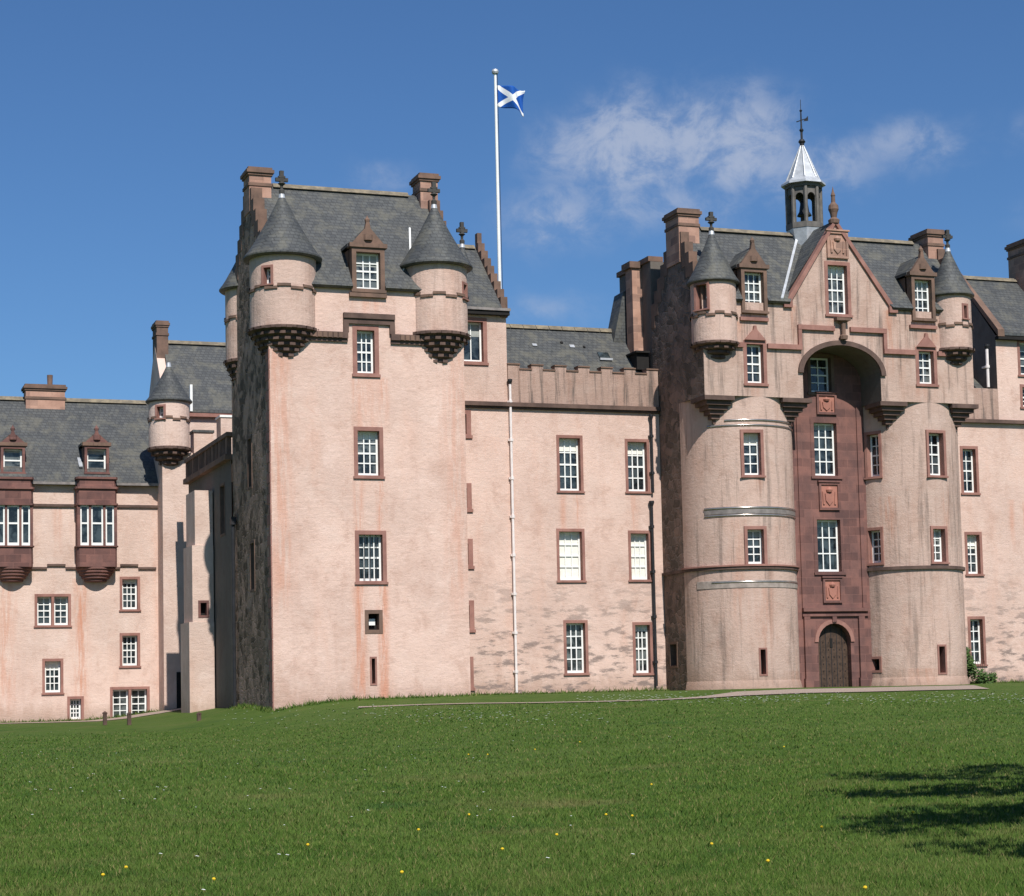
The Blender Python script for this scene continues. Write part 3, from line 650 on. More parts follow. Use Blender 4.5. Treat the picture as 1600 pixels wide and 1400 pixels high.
# ------------------------------------------------------------------ middle range with its taller west bay
mid = thing('middle_range', 'lower pink range with streaked parapet between the corner tower and the gatehouse', 'building', (2, 2, 1.45))
ML, MR = TR+.01, 6.80; ZS = 13.36
mw = [rect(870, 680, 911, 771, 0), rect(977, 686, 1015, 772, 0), rect(870, 826, 914, 911, 0), rect(982, 829, 1018, 910, 0), rect(881, 969, 919, 1056, 0), rect(989, 972, 1020, 1056, 0)]
ms = [(at(x1, (y0+y1)/2, 0)[0]-.75, at(x1, (y0+y1)/2, 0)[0], at(x1, y1, 0)[1], at(x1, y0, 0)[1]) for x1, y0, y1 in ((736, 640, 686), (737, 755, 801), (739, 842, 890), (741, 938, 989), (740, 1026, 1080))]
BAY = -.05
upw = rect(716, 496, 761, 571, 0)
b = MB().sheet(lambda a, z: (a, 0, z), [(ML, ZB), (MR, ZB), (MR, ZS), (BAY, ZS), (BAY, 17.4), (ML, 17.4)], mw+ms+[upw])
b.sheet(lambda a, z: (BAY, a, z), [(0, ZS), (6, ZS), (6, 17.4), (3, 20.72), (0, 17.4)])
b.sheet(lambda a, z: (a, 6, z), [(ML, ZB), (MR, ZB), (MR, 14.8), (ML, 14.8)])
b.build('wall', 'harl_mid', mid)
MB().sheet(lambda a, z: (a, -.004, z), [(ML, ZS+.1), (BAY, ZS+.1), (BAY, 17.38), (ML, 17.38)], [upw]).build('bay_wall', 'harl_turret', mid)
for i, r in enumerate(mw): wflat(mid, r, 0, cols=3, rows=4, blind=(.22, .22, 1., 1., 0, 0)[i], margin=.12, bars=(.05 if i not in (2, 3) else .04))
for r in ms: wflat(mid, r, 0, cols=2, rows=4, margin=.2)
wflat(mid, upw, 0, cols=2, rows=1, margin=.17, mid=False)
MB().box(ML, MR-.02, -.20, .02, ZS, ZS+.17).box(ML, MR-.02, -.10, .02, ZS-.09, ZS-.001).build('string_course', 'corbel', mid)
# parapet with shallow battlements
b = MB(); b.box(BAY+.01, MR-.02, -.06, .34, ZS+.171, 14.86); n_ = 13; wseg = (MR-.03-BAY)/n_; cap = MB()
for i in range(n_):
    x0 = BAY+.012+i*wseg; top = 15.13 if i % 2 == 0 else 14.93
    b.box(x0, x0+wseg-.002, -.058, .338, 14.861, top); cap.box(x0-.02, x0+wseg+.015, -.10, .38, top+.001, top+.06+.001*(i % 2))
pa = b.build('parapet', 'harl_parapet', mid, 'parapet streaked dark by rain'); cap.build('coping', 'brown', pa)
b = MB(); roof_slab(b, BAY+.02, MR-.05, .4, 14.7, 3, 17.36); roof_slab(b, BAY+.02, MR-.05, 5.6, 14.7, 3, 17.361)
ro = b.build('roof', 'slate', mid)
b = MB(); x = BAY+.05
while x < MR-.5: b.slab_u([(2.8, 17.27), (3, 17.47), (3.2, 17.27)], x, x+.58); x += .6
b.build('ridge', 'ridge', ro)
def on_slope(u, z, v0=.4, z0=14.7, v1=3, z1=17.36): return v0+(z-z0)/(z1-z0)*(v1-v0)
for (x, y, wd, hh, mt) in ((838, 537, .20, .16, 'lead_roof'), (897, 539, .22, .2, 'lead_roof'), (941, 557, .5, .5, 'glass'), (916, 540, .09, .12, 'void_and_shade'), (883, 532, .12, .1, 'void_and_shade')):
    u_, z_ = at(x, y, 1.8); z_ -= .0; v_ = on_slope(u_, z_)
    bb = MB().hexa([(u_-wd/2, v_-hh*.35-.07, z_-hh*.35), (u_+wd/2, v_-hh*.35-.07, z_-hh*.35), (u_+wd/2, v_+hh*.35-.07, z_+hh*.35), (u_-wd/2, v_+hh*.35-.07, z_+hh*.35),
                    (u_-wd/2, v_-hh*.35+.1, z_-hh*.35-.1), (u_+wd/2, v_-hh*.35+.1, z_-hh*.35-.1), (u_+wd/2, v_+hh*.35+.1, z_+hh*.35-.1), (u_-wd/2, v_+hh*.35+.1, z_+hh*.35-.1)])
    o = bb.build('rooflight' if mt == 'glass' else 'roof_vent', mt, ro)
    if mt == 'glass':
        MB().box(u_-wd/2-.04, u_+wd/2+.04, v_-hh*.35-.16, v_-hh*.35-.08, z_-hh*.35-.06, z_-hh*.35+.03).build('sill', 'lead_roof', ro)
r = rect(993, 553, 1021, 575, .9); MB().box(r[0], MR-.06, .75, 1.6, r[2]-.1, r[3]).box(r[0]-.1, MR-.06, .6, 1.9, r[3]+.001, r[3]+.08).build('roof_hatch', 'void_and_shade', ro)
# west bay roof, gable coping
b = MB(); roof_slab(b, ML, BAY-.25, -.22, 17.5, 3, 20.72); roof_slab(b, ML, BAY-.25, 6.2, 17.5, 3, 20.721)
ro2 = b.build('roof', 'slate', mid)
MB().slab_u([(2.8, 20.64), (3, 20.84), (3.2, 20.64)], ML, BAY-.3).build('ridge', 'ridge', ro2)
b = MB()
for i in range(8):
    f0, f1 = i/8, (i+1)/8; b.box(BAY-.25, BAY+.05, -.1+3.1*f0, -.1+3.1*f1-.003, 17.3+3.3*f0-.2, 17.55+3.3*f1)
b.box(BAY-.2, BAY, 2.85, 3.15, 20.9, 21.35); b.build('crowstep', 'brown', mid)
MB().box(ML, BAY+.08, -.26, .02, 17.16, 17.32).build('eaves_strip', 'void_and_shade', mid)  # black strip painted as the shade under the eaves
MB().box(ML, BAY+.10, -.32, -.2, 17.33, 17.44).build('gutter', 'lead', mid)
pipe(mid, 796, 600, 808, 1082, 0, .055, 'pipe_white', brackets=8); 
pipe(mid, 1017, 790, 1027, 1072, 0, .06, 'iron', brackets=4, off=.14); pipe(mid, 1016, 655, 1022, 770, 0, .05, 'iron', brackets=2, off=.14)

# ------------------------------------------------------------------ flagpole and flag
fp = thing('flagpole', 'tall white flagpole standing behind the crow-stepped gable', 'flagpole', (1.15, 4, 16.2))
zt = at(775, 116, 4)[1]
MB().tube((1.15, 4, 16.2), (1.15, 4, zt), .085, .06, 14).build('pole', 'white', fp, smooth=True)
MB().lathe([(0, zt+.001), (.13, zt+.02), (.16, zt+.1), (.13, zt+.2), (0, zt+.22)], (1.15, 4), 14).build('truck', 'lead_roof', fp)
MB().tube((1.27, 3.98, 17.6), (1.24, 3.98, zt), .012, .012, 6).build('halyard', 'iron', fp)
fl_z1 = at(777, 133, 4)[1]; fl_h = .97; fl_w = 1.42
nx, nz = 40, 18; vs = []; uvs = []
for j in range(nz+1):
    for i in range(nx+1):
        a, c = i/nx, j/nz
        wv = .33*math.sin(a*7.6+c*1.5)*(a**.6); x = 1.21+fl_w*a*(.90-.03*math.sin(c*3)); y = 4+wv-.25*a
        zz = fl_z1-fl_h*(1-c)-(.16*a-.12*a*a*a)+.10*math.sin(a*5+.6)*a-.22*a*(1-c)*a+.10*math.sin(a*8+c*2)*a*c+.03*math.sin(c*7+a*4)*a
        vs.append((x, y, zz)); uvs.append((a, c))
fb = MB().add(vs, [(j*(nx+1)+i, j*(nx+1)+i+1, (j+1)*(nx+1)+i+1, (j+1)*(nx+1)+i) for j in range(nz) for i in range(nx)])
flag = fb.build('flag', 'flag', None, smooth=True)
uvl = flag.data.uv_layers.new(name='UVMap')
for lp in flag.data.loops: uvl.data[lp.index].uv = uvs[lp.vertex_index]
sm = flag.modifiers.new('thickness', 'SOLIDIFY'); sm.thickness = .012
tag(recenter(flag, (1.21, 4, fl_z1)), 'blue flag with a white diagonal cross flying from the tall pole', 'flag')

# ------------------------------------------------------------------ gatehouse tower
gate = thing('gatehouse_tower', 'buff twin-drum gatehouse tower with high arch, gable and bell turret', 'tower', (13.1, -2, 1.4))
GL, GR, GF, GB = 6.81, 19.55, -4.5, .5
dL, dR, RD = (9.26, -2.05), (17.35, -2.10), 2.45; RR = 2.40; PV = -2.85
ZC = at(1110, 617, GF)[1]           # underside of the square upper stage
GE, GRZ, GRV = 17.42, 20.88, -2.0
gu0, gu1, gap = 10.78, 15.60, 13.06  # front gable feet and apex
# --- left drum
lw_ = [cyl_rect(1157, 671, 1193, 747, dL, RD), cyl_rect(1163, 822, 1198, 886, dL, RD)]; ls_ = [cyl_rect(1186, 1012, 1199, 1056, dL, RD)]
rw_ = [cyl_rect(1447, 672, 1477, 747, dR, RR), cyl_rect(1454, 822, 1480, 882, dR, RR), cyl_rect(1352, 674, 1378, 749, dR, RR), cyl_rect(1354, 824, 1381, 884, dR, RR)]
rs_ = [cyl_rect(1465, 1007, 1479, 1054, dR, RR), cyl_rect(1359, 1026, 1378, 1051, dR, RR)]
b = MB(); h_ = [hole_of(x, RD, .3) for x in lw_+ls_]; drum(b, dL, RD, -math.pi/2, math.pi/2, ZB, ZC+.02, h_)
dl = b.build('drum_wall', 'harl_gate', gate, smooth=True)
b = MB(); h_ = [hole_of(x, RR, .3) for x in rw_+rs_]; drum(b, dR, RR, -math.pi/2, math.pi/2, ZB, ZC+.02, h_)
dr = b.build('drum_wall', 'harl_gate', gate, smooth=True)
def dwin(c, R, box, **kw):
    t0, t1, z0, z1 = box; wd = max(.3, 2*R*math.sin((t1-t0)/2)); fr, sag, hf = drum_frame(c, R, (t0+t1)/2, z0, wd)
    return window(gate, fr, wd, z1-z0, proud=sag+.02, **kw)
def dslit(c, R, box, **kw):
    t0, t1, z0, z1 = box; wd = max(.3, 2*R*math.sin((t1-t0)/2)); fr, sag, hf = drum_frame(c, R, (t0+t1)/2, z0, wd)
    fr = (fr[0]+fr[2]*sag, fr[1], fr[2]); return slit(gate, fr, wd, z1-z0, **kw)
dwin(dL, RD, lw_[0], cols=2, rows=4, margin=.13, blind=.25); dwin(dL, RD, lw_[1], cols=2, rows=4, margin=.13)
for i, x in enumerate(rw_): dwin(dR, RR, x, cols=2, rows=4, margin=.12)
dslit(dL, RD, ls_[0], mg=.07); dslit(dR, RR, rs_[0], mg=.08); dslit(dR, RR, rs_[1], mg=.10, name='gun_loop')
# bands round the drums
def band(c, R, z, h, pr, mat, name, t0=-math.pi/2, t1=math.pi/2, flank=None):
    x = MB().lathe([(R-.02, z), (R+pr, z), (R+pr, z+h), (R-.02, z+h+.02)], c, 40, t0, t1)
    if flank == 'L': x.box(c[0]-R-pr, c[0]-R+.02, c[1]+.001, -.005, z, z+h)
    x.build(name, mat, gate, smooth=False)
zl = lambda y: atcyl(1165, y, dL, RD)[1]
band(dL, RD, zl(889), .11, .09, 'corbel', 'string_course', flank='L'); band(dL, RD, zl(889)+.111, .06, .14, 'trim', 'string_course')
band(dR, RR, atcyl(1440, 889, dR, RR)[1], .13, .10, 'corbel', 'string_course')
def roll(c, R, z, r, t0, t1=math.pi/2):
    MB().lathe([(R-.02+r*math.cos(a)*1.0+.02, z+r*math.sin(a)) for a in np.linspace(-math.pi/2, math.pi/2, 9)], c, 60, t0, t1).build('lead_roll', 'roll', gate, smooth=True)
band(dL, RD, zl(802), .22, .03, 'lead', 'lead_band', t0=-1.0); roll(dL, RD, zl(793), .06, -1.0); roll(dL, RD, zl(804.5), .05, -1.0)
band(dL, RD, zl(918), .30, .025, 'pale_band', 'stone_band', t0=-1.2); roll(dL, RD, zl(909), .05, -.9)
roll(dL, RD, zl(656), .05, -.6, 1.3); roll(dL, RD, zl(664), .045, -.9, 1.3)
# plinth skirts of worn render at the foot
for c, R in ((dL, RD), (dR, RR)):
    MB().lathe([(R+.16, ZB), (R+.10, 1.45), (R+.03, 1.75), (R-.01, 1.85)], c, 40, -math.pi/2, math.pi/2).build('plinth', M['harl_gate'], gate, smooth=True)
# --- side walls and back
fs_ = [(*sorted((atu(1046, 1022, GL)[0], atu(1059, 1022, GL)[0])), atu(1052, 1044, GL)[1], atu(1052, 1003, GL)[1])]
b = MB().sheet(lambda a, z: (GL, a, z), [(dL[1], ZB), (GB, ZB), (GB, GE), (GRV, GRZ), (GF, GE), (GF, ZC), (dL[1], ZC)], fs_)
b.build('side_wall', M['rubble_gate'], gate, 'dark rubble side wall of the gatehouse')
for h in fs_: slit(gate, (Vector((GL, (h[0]+h[1])/2, h[2])), RL, NL), h[1]-h[0], h[3]-h[2], mg=.1, mat='brown')
b = MB().sheet(lambda a, z: (GR, a, z), [(dR[1], ZB), (GB, ZB), (GB, GE), (GRV, GRZ), (GF, GE), (GF, ZC), (dR[1], ZC)])
b.sheet(lambda a, z: (a, GB, z), [(GL, ZB), (GR, ZB), (GR, GE), (GL, GE)])
b.sheet(lambda a, z: (a, dR[1], z), [(dR[0]+RR, ZB), (GR, ZB), (GR, ZC), (dR[0]+RR, ZC)])
b.build('wall', 'harl_gate', gate)
# --- upper stage with arch
aw = [rect(1162, 532, 1198, 604, GF), rect(1431, 543, 1464, 605, GF), rect(1289, 409, 1329, 496, GF)]
ac = 13.16; aspr = at(1316, 585, GF)[1]; atop = at(1316, 540, GF)[1]; ahw = at(1376, 585, GF)[0]-ac
az0 = 11.70; az1 = ac+ahw
arch = []
NA = 24
rise = atop-aspr
for i in range(NA+1):
    t = math.pi*i/NA; arch.append((ac-ahw*math.cos(t), aspr+rise*math.sin(t)))
zc0 = ZC
outer = [(GL, zc0), (arch[0][0], zc0)] + arch + [(arch[-1][0], zc0), (GR, zc0), (GR, GE-.12), (gu1, GE-.12), (gap, 20.80), (gu0, GE-.12), (GL, GE-.12)]
b = MB().sheet(lambda a, z: (a, GF, z), outer, aw)
b.build('upper_wall', 'harl_upper', gate)
# arch soffit and jambs
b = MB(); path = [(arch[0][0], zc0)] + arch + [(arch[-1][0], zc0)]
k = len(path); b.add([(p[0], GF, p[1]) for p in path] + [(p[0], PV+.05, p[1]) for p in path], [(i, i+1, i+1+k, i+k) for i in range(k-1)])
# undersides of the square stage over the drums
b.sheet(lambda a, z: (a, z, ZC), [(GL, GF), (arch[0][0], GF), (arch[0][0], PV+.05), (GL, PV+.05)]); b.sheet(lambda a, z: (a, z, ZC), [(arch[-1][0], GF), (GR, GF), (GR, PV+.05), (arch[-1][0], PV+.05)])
b.build('arch_soffit', 'dark_face', gate)  # dark colour deepens the shade inside the arch
# arch hood mould
b = MB(); ho = []
for i in range(NA+1):
    t = math.pi*i/NA; ho.append((ac-(ahw+.22)*math.cos(t), aspr+(rise+.20)*math.sin(t)))
for i in range(NA):
    p0, p1, q0, q1 = arch[i], arch[i+1], ho[i], ho[i+1]
    b.hexa([(p0[0], GF-.10, p0[1]), (p1[0], GF-.10, p1[1]), (p1[0], GF+.0, p1[1]), (p0[0], GF, p0[1]), (q0[0], GF-.10, q0[1]), (q1[0], GF-.10, q1[1]), (q1[0], GF, q1[1]), (q0[0], GF, q0[1])])
b.build('hood_mould', 'corbel', gate)
# frieze string with square label over the arch
zg = 15.40; la0, la1 = at(1246, 530, GF)[0], at(1384, 530, GF)[0]; zt_ = at(1316, 511, GF)[1]; b = MB(); bs_ = []
for x0, x1 in ((GL+.9, aw[0][0]-.02), (aw[0][1]+.02, la0+.16), (la1-.16, aw[1][0]-.02), (aw[1][1]+.02, GR-.75)):
    (b if x0 == aw[0][1]+.02 or x1 == aw[1][0]-.02 else MB()).box(x0, x1, GF-.14, GF+.03, zg, zg+.20)
for x0, x1 in ((GL+.9, aw[0][0]-.02), (aw[1][1]+.02, GR-.75)): MB().box(x0, x1, GF-.14, GF+.03, zg, zg+.20).build('string_course', 'trim', gate)
for x in (la0, la1-.16): b.box(x, x+.16, GF-.12, GF+.03, zg+.201, zt_-.21)
b.box(la0, ac-.32, GF-.13, GF+.03, zt_-.2, zt_); b.box(ac+.42, la1, GF-.13, GF+.03, zt_-.2, zt_)
b.build('string_course', 'trim', gate)
# stepped corbels from drum to square
def corner_steps(c, R, sx_):
    for i, e in enumerate((.66, .54, .42, .29, .15, 0)):
        z0 = ZC-1.08+i*.18; a_ = max(math.sqrt(max(0, R*R-(R-e)**2)), (1.7, 1.55, 1.42, 1.30, 1.2, 1.1)[i]); x1 = c[0]+sx_*(R-e); y1 = GF+e
        t = math.acos(a_/R) if a_ < R else 0
        poly = [(c[0]+sx_*a_, y1), (x1, y1), (x1, c[1]-a_), (c[0]+sx_*R*.70, c[1]-R*.45), (c[0]+sx_*R*.62, c[1]-R*.62), (c[0]+sx_*R*.42, c[1]-R*.74)]
        cb.slab_z(poly, z0, z0+.179 if i < 5 else ZC-.002)
for c, R in ((dL, RD), (dR, RR)):
    for sx_ in (-1, 1):
        cb = MB(); corner_steps(c, R, sx_); cb.build('corbel', 'corbel', gate)
for i in (0, 1):
    r = aw[i]; wo = wflat(gate, r, GF, cols=2, rows=4, margin=.15, mat='trim')
    pb = MB(); pediment(pb, r[0]+.05, r[1]-.05, r[3]+.002, r[3]+.60, GF-.12, GF+.02); pb.build('pediment', 'trim', wo)
wflat(gate, aw[2], GF, cols=3, rows=4, margin=.15, blind=.14, mat='trim')
carved_panel(gate, rect(1291, 362, 1324, 404, GF), GF, face='chim', frame='chim')
b = MB(); uS, zS_ = at(1314, 498, GF); b.box(uS-.35, uS+.3, GF-.28, GF+.02, zS_-.12, zS_); b.lathe([(0, zS_-.9), (.16, zS_-.9), (.18, zS_-.75), (.09, zS_-.7), (.1, zS_-.2), (.2, zS_-.121), (0, zS_-.121)], (uS+.02, GF-.14), 10)
b.build('bracket', 'brown', gate)
# gable coping
b = MB()
for (p, q_, s_) in (((gu0, GE-.12), (gap, 20.80), -1), ((gu1, GE-.12), (gap, 20.80), 1)):
    dx, dz = q_[0]-p[0], q_[1]-p[1]; L = math.hypot(dx, dz); nx_, nz_ = -dz/L*(1 if dx > 0 else -1), abs(dx)/L
    b.slab_v([(p[0]-dx/L*.0, p[1]), q_, (q_[0], q_[1]+.24), (p[0]+nx_*.20, p[1]+nz_*.20)], GF-.10+(.001 if s_ > 0 else 0), GF+.24)
    b.box(p[0]-.28 if s_ < 0 else p[0]-.12, p[0]+.12 if s_ < 0 else p[0]+.28, GF-.13, GF+.3, p[1]-.14, p[1]+.12)
b.build('gable_coping', 'trim', gate)
z_ = 21.0; MB().lathe([(0, z_-.15), (.22, z_-.15), (.24, z_), (.12, z_+.1), (.16, z_+.3), (.22, z_+.45), (.2, z_+.62), (.09, z_+.75), (.08, z_+1.0), (.10, z_+1.05), (.05, z_+1.2), (0, z_+1.45)], (gap, GF+.05), 12).build('finial', 'brown', gate)
# roofs
gd = [rect(1157, 420, 1197, 491, GF), rect(1423, 432, 1459, 503, GF)]; fd = (gd[0][3]-.1-GE)/(GRZ-GE)
b = MB()
roof_sheet(b, [(GL+.36, 0), (gd[0][0], 0), (gd[0][0], fd), (gd[0][1], fd), (gd[0][1], 0), (gu0-.02, 0), (gap-.02, 1), (GL+.36, 1)], GF-.22, GE-.05, GRV, GRZ)
roof_sheet(b, [(gu1+.02, 0), (gd[1][0], 0), (gd[1][0], fd), (gd[1][1], fd), (gd[1][1], 0), (GR-.36, 0), (GR-.36, 1), (gap+.02, 1)], GF-.22, GE-.05, GRV, GRZ)
roof_slab(b, GL+.36, GR-.36, GB+.1, GE, GRV, GRZ+.001)
gr_ = b.build('roof', 'slate', gate)
b = MB(); 
def slope_q(p, q_): # gable roof side from the front to where it dies into the main roof
    (x0, z0), (x1, z1) = p, q_
    vb0 = GF-.1+(z0-GE)/(GRZ-GE)*(GRV-GF+.1)+.25; vb1 = GRV+.1
    b.hexa([(x0, GF+.245, z0), (x1, GF+.245, z1), (x1, vb1, z1), (x0, vb0, z0), (x0, GF+.245, z0+.15), (x1, GF+.245, z1+.15), (x1, vb1, z1+.15), (x0, vb0, z0+.15)])
slope_q((gu0-.2, GE-.05), (gap-.001, 20.82)); slope_q((gu1+.2, GE-.05), (gap+.001, 20.82)); b.build('gable_roof', 'slate', gate)
b = MB()
for i in range(14):                                   # lead valley gutters beside the front gable
    for s_, g0 in ((-1, gu0), (1, gu1)):
        f0, f1 = i/14, (i+1)/14; xa = g0+s_*.42+(gap-g0)*f0; xb = g0+s_*.42+(gap-g0)*f1
        va = GF-.1+f0*(GRV-GF+.1)-.02; vb = GF-.1+f1*(GRV-GF+.1)-.02; za = GE+f0*(GRZ-GE)+.05; zb = GE+f1*(GRZ-GE)+.05
        if s_ < 0: b.hexa([(xa-.02, va, za), (xa+.10, va, za), (xb+.10, vb, zb), (xb-.02, vb, zb), (xa-.02, va-.03, za+.06), (xa+.10, va-.03, za+.06), (xb+.10, vb-.03, zb+.06), (xb-.02, vb-.03, zb+.06)])
b.build('lead_valley', 'lead_roof', gate)
MB().slab_u([(GRV-.2, GRZ-.08), (GRV, GRZ+.11), (GRV+.2, GRZ-.08)], GL+1.2, GR-1.2).build('ridge', 'ridge', gr_)
for uu in (GL-.02, GR-.36):
    b = MB()
    for sgn in (-1, 1):
        for i in range(7):
            f0, f1 = i/7, (i+1)/7; v0 = GRV+sgn*2.5*(1-f0); v1 = GRV+sgn*2.5*(1-f1)
            b.box(uu, uu+.38, min(v0, v1)+.002, max(v0, v1)-.002, GE+(GRZ-GE)*f0-.4, GE+(GRZ-GE)*f1+.15)
    b.build('crowstep', 'brown', gate)
chimney(gate, GL-.05, at(1091, 370, -2.5)[0], -2.6, -1.3, GRZ-1.6, at(1075, 327, -2.5)[1])
chimney(gate, at(1448, 380, -2.5)[0], at(1472, 380, -2.5)[0], -2.6, -1.3, GRZ-1.2, at(1455, 359, -2.5)[1])
# turrets
c4, R4 = (7.50, -4.15), .93; b4 = cyl_rect(1086, 441, 1109, 486, c4, R4)
turret(gate, c4, R4, at(1120, 562, -4.5)[1], at(1110, 534, -4.5)[1], 18.1, 20.3, 16.55, [hole_of(b4, R4)], fin=.75, cone_over=.16, steps=4, rmin=.32); turret_window(gate, b4, c4, R4, mat='trim')
c5, R5 = (18.75, -4.15), .88; b5 = cyl_rect(1503, 474, 1510, 500, c5, R5); b5 = (b5[0], b5[0]+.4, b5[2], b5[3])
turret(gate, c5, R5, at(1500, 572, -4.5)[1], at(1495, 545, -4.5)[1], 18.1, 20.25, 16.6, [hole_of(b5, R5)], fin=.75, cone_over=.16, steps=4, rmin=.32); turret_window(gate, b5, c5, R5, mat='trim')
dormer(gate, gd[0], GF-.02, at(1177, 380, GF)[1], 1.2, cols=3, rows=4, margin=.15)
dormer(gate, gd[1], GF-.02, at(1441, 394, GF)[1], 1.2, cols=3, rows=4, margin=.15)
MB().box(at(1155, 490, GF)[0], at(1199, 490, GF)[0], GF-.12, GF+.05, 16.52, 16.66).build('sill', 'trim', gate); MB().box(at(1420, 503, GF)[0], at(1462, 503, GF)[0], GF-.12, GF+.05, 16.55, 16.69).build('sill', 'trim', gate)
# --- recessed entrance bay
def prect(*a): return rect(*a, PV)
pw = [prect(1267, 655, 1313, 749), prect(1272, 806, 1319, 899), prect(1262, 553, 1303, 618)]
dr_ = prect(1279, 974, 1330, 1074)
pu0, pu1 = 11.5, 15.2
da, dz1 = (dr_[0]+dr_[1])/2, dr_[3]; dhw = (dr_[1]-dr_[0])/2
drop_ = [(da-dhw*math.cos(math.pi*i/12), dz1-dhw+dhw*math.sin(math.pi*i/12)) for i in range(13)]
b = MB(); outer = [(pu0, ZB), (da-dhw, ZB)] + drop_ + [(da+dhw, ZB), (pu1, ZB), (pu1, 16.2), (pu0, 16.2)]
b.sheet(lambda a, z: (a, PV, z), outer, pw)
pth = [(da-dhw, ZB)]+drop_+[(da+dhw, ZB)]; k = len(pth)
b.add([(p[0], PV, p[1]) for p in pth]+[(p[0], PV+.45, p[1]) for p in pth], [(i, i+1, i+1+k, i+k) for i in range(k-1)])
b.build('entrance_bay', 'red', gate, 'red ashlar entrance bay between the drums')
wflat(gate, pw[0], PV, cols=3, rows=4, margin=.16, mat='red', bars=.05); wflat(gate, pw[1], PV, cols=3, rows=3, margin=.16, mat='red', bars=.05, blind=.12, mid=False); wflat(gate, pw[2], PV, cols=2, rows=4, margin=.14, mat='brown', bars=.04)
carved_panel(gate, prect(1275, 615, 1306, 648), PV); carved_panel(gate, prect(1279, 754, 1311, 797), PV); carved_panel(gate, prect(1285, 903, 1315, 942), PV)
zq = at(1300, 951, PV)[1]
b = MB(); b.box(pu0+.3, pu1-.25, PV-.18, PV+.02, zq-.12, zq+.02); b.box(pu0+.3, pu1-.25, PV-.10, PV+.02, zq-.32, zq-.22)
for x in (da-1.45, da+1.15): b.box(x, x+.28, PV-.12, PV+.02, 0.5, zq-.33); b.box(x-.05, x+.33, PV-.16, PV+.02, 1.2, 1.85)
for x in (pu0+.32, pu1-.5): b.box(x, x+.16, PV-.06, PV+.02, zq+.03, 13.4)
b.box(da-.1, da+.1, PV-.1, PV+.02, dz1+.05, zq-.33)
b.build('entrance_moulding', 'red', gate)
b = MB(); ring = []
for i in range(12):
    p0, p1 = drop_[i], drop_[i+1]; o0 = (da+(p0[0]-da)*1.22, (dz1-dhw)+(p0[1]-dz1+dhw)*1.22); o1 = (da+(p1[0]-da)*1.22, (dz1-dhw)+(p1[1]-dz1+dhw)*1.22)
    b.hexa([(p0[0], PV-.05, p0[1]), (p1[0], PV-.05, p1[1]), (p1[0], PV+.01, p1[1]), (p0[0], PV+.01, p0[1]), (o0[0], PV-.05, o0[1]), (o1[0], PV-.05, o1[1]), (o1[0], PV+.01, o1[1]), (o0[0], PV+.01, o0[1])])
b.build('door_surround', 'trim', gate)
dd = MB().slab_v([(da-dhw+.01, .6)]+[(da+(p[0]-da)*.99, p[1]-.01) for p in drop_]+[(da+dhw-.01, .6)], PV+.30, PV+.40).build('door', 'door', gate)
b = MB()
for i in range(1, 6):
    x = da-dhw+2*dhw*i/6; zt_d = dz1-dhw+math.sqrt(max(0, dhw**2-(x-da)**2)); b.box(x-.012, x+.012, PV+.285, PV+.299, .8, zt_d-.03)
for i in range(6):
    for j in range(7):
        x = da-dhw+2*dhw*(i+.5)/6; z = 1.55+j*.3; b.lathe([(0, z-.02), (.02, z-.02), (.02, z+.02), (0, z+.02)], (x, PV+.29), 6)
b.build('door_studs', 'iron', dd)
MB().box(da-.06, da+.06, PV+.27, PV+.298, dz1-1.0, dz1-.62).build('door_window', 'void_and_shade', dd)
pf = prect(1270, 1073, 1340, 1080); MB().box(da-dhw-.5, da+dhw+.5, PV-.5, PV+.5, .7, at(1304, 1074, PV)[1]+.0).build('doorstep', 'trim', gate)
# --- bell turret
bc = (13.03, GRV); zb0, zb1, zb2, zb3 = 21.15, 23.05, 24.85, 26.9
bell = MB(); RB = .79
def octo(r, z): return [(bc[0]+r*math.sin(math.pi/8+i*math.pi/4), bc[1]-r*math.cos(math.pi/8+i*math.pi/4), z) for i in range(8)]
def frust(mb, r0, z0, r1, z1):
    mb.add(octo(r0, z0)+octo(r1, z1), [(i, (i+1) % 8, (i+1) % 8+8, i+8) for i in range(8)]+[tuple(range(7, -1, -1)), tuple(range(8, 16))])
frust(bell, RB+.02, zb0-.02, RB+.02, zb0+.22)
for i in range(8):
    t = math.pi/8+i*math.pi/4; x, y = bc[0]+(RB-.07)*math.sin(t), bc[1]-(RB-.07)*math.cos(t); bell.tube((x, y, zb0+.2), (x, y, zb1-.1), .085, .085, 6)
    t2 = t+math.pi/8; fr = (Vector((bc[0]+(RB-.12)*math.sin(t2)*.95, bc[1]-(RB-.12)*math.cos(t2)*.95, 0)), Vector((math.cos(t2), math.sin(t2), 0)), Vector((math.sin(t2), -math.cos(t2), 0)))
    hw = .27; zsp = zb1-.62; ap = [(-hw+.06-(hw-.06)*0+0, zb1-.2)]
    arc_ = [(-(hw-.08)*math.cos(math.pi*k_/8), zsp+(hw-.08)*math.sin(math.pi*k_/8)*1.2) for k_ in range(9)]
    for k_ in range(8):
        (xa, za), (xb, zb_) = arc_[k_], arc_[k_+1]; P = lambda a, d, z: fr[0]+fr[1]*a-fr[2]*d+UPZ*z
        bell.hexa([P(xa, -.03, za), P(xb, -.03, zb_), P(xb, .05, zb_), P(xa, .05, za), P(xa, -.03, zb1-.1), P(xb, -.03, zb1-.1), P(xb, .05, zb1-.1), P(xa, .05, zb1-.1)])
    bell.fbox(fr, -hw, -hw+.09, -.03, .05, zb0+.2, zb1-.1); bell.fbox(fr, hw-.09, hw, -.03, .05, zb0+.2, zb1-.1)
frust(bell, RB+.01, zb1-.12, RB+.03, zb1+.02)
belfry = bell.build('bell_turret', simple('weathered_grey_timber', (.15, .135, .12), .8), gate)
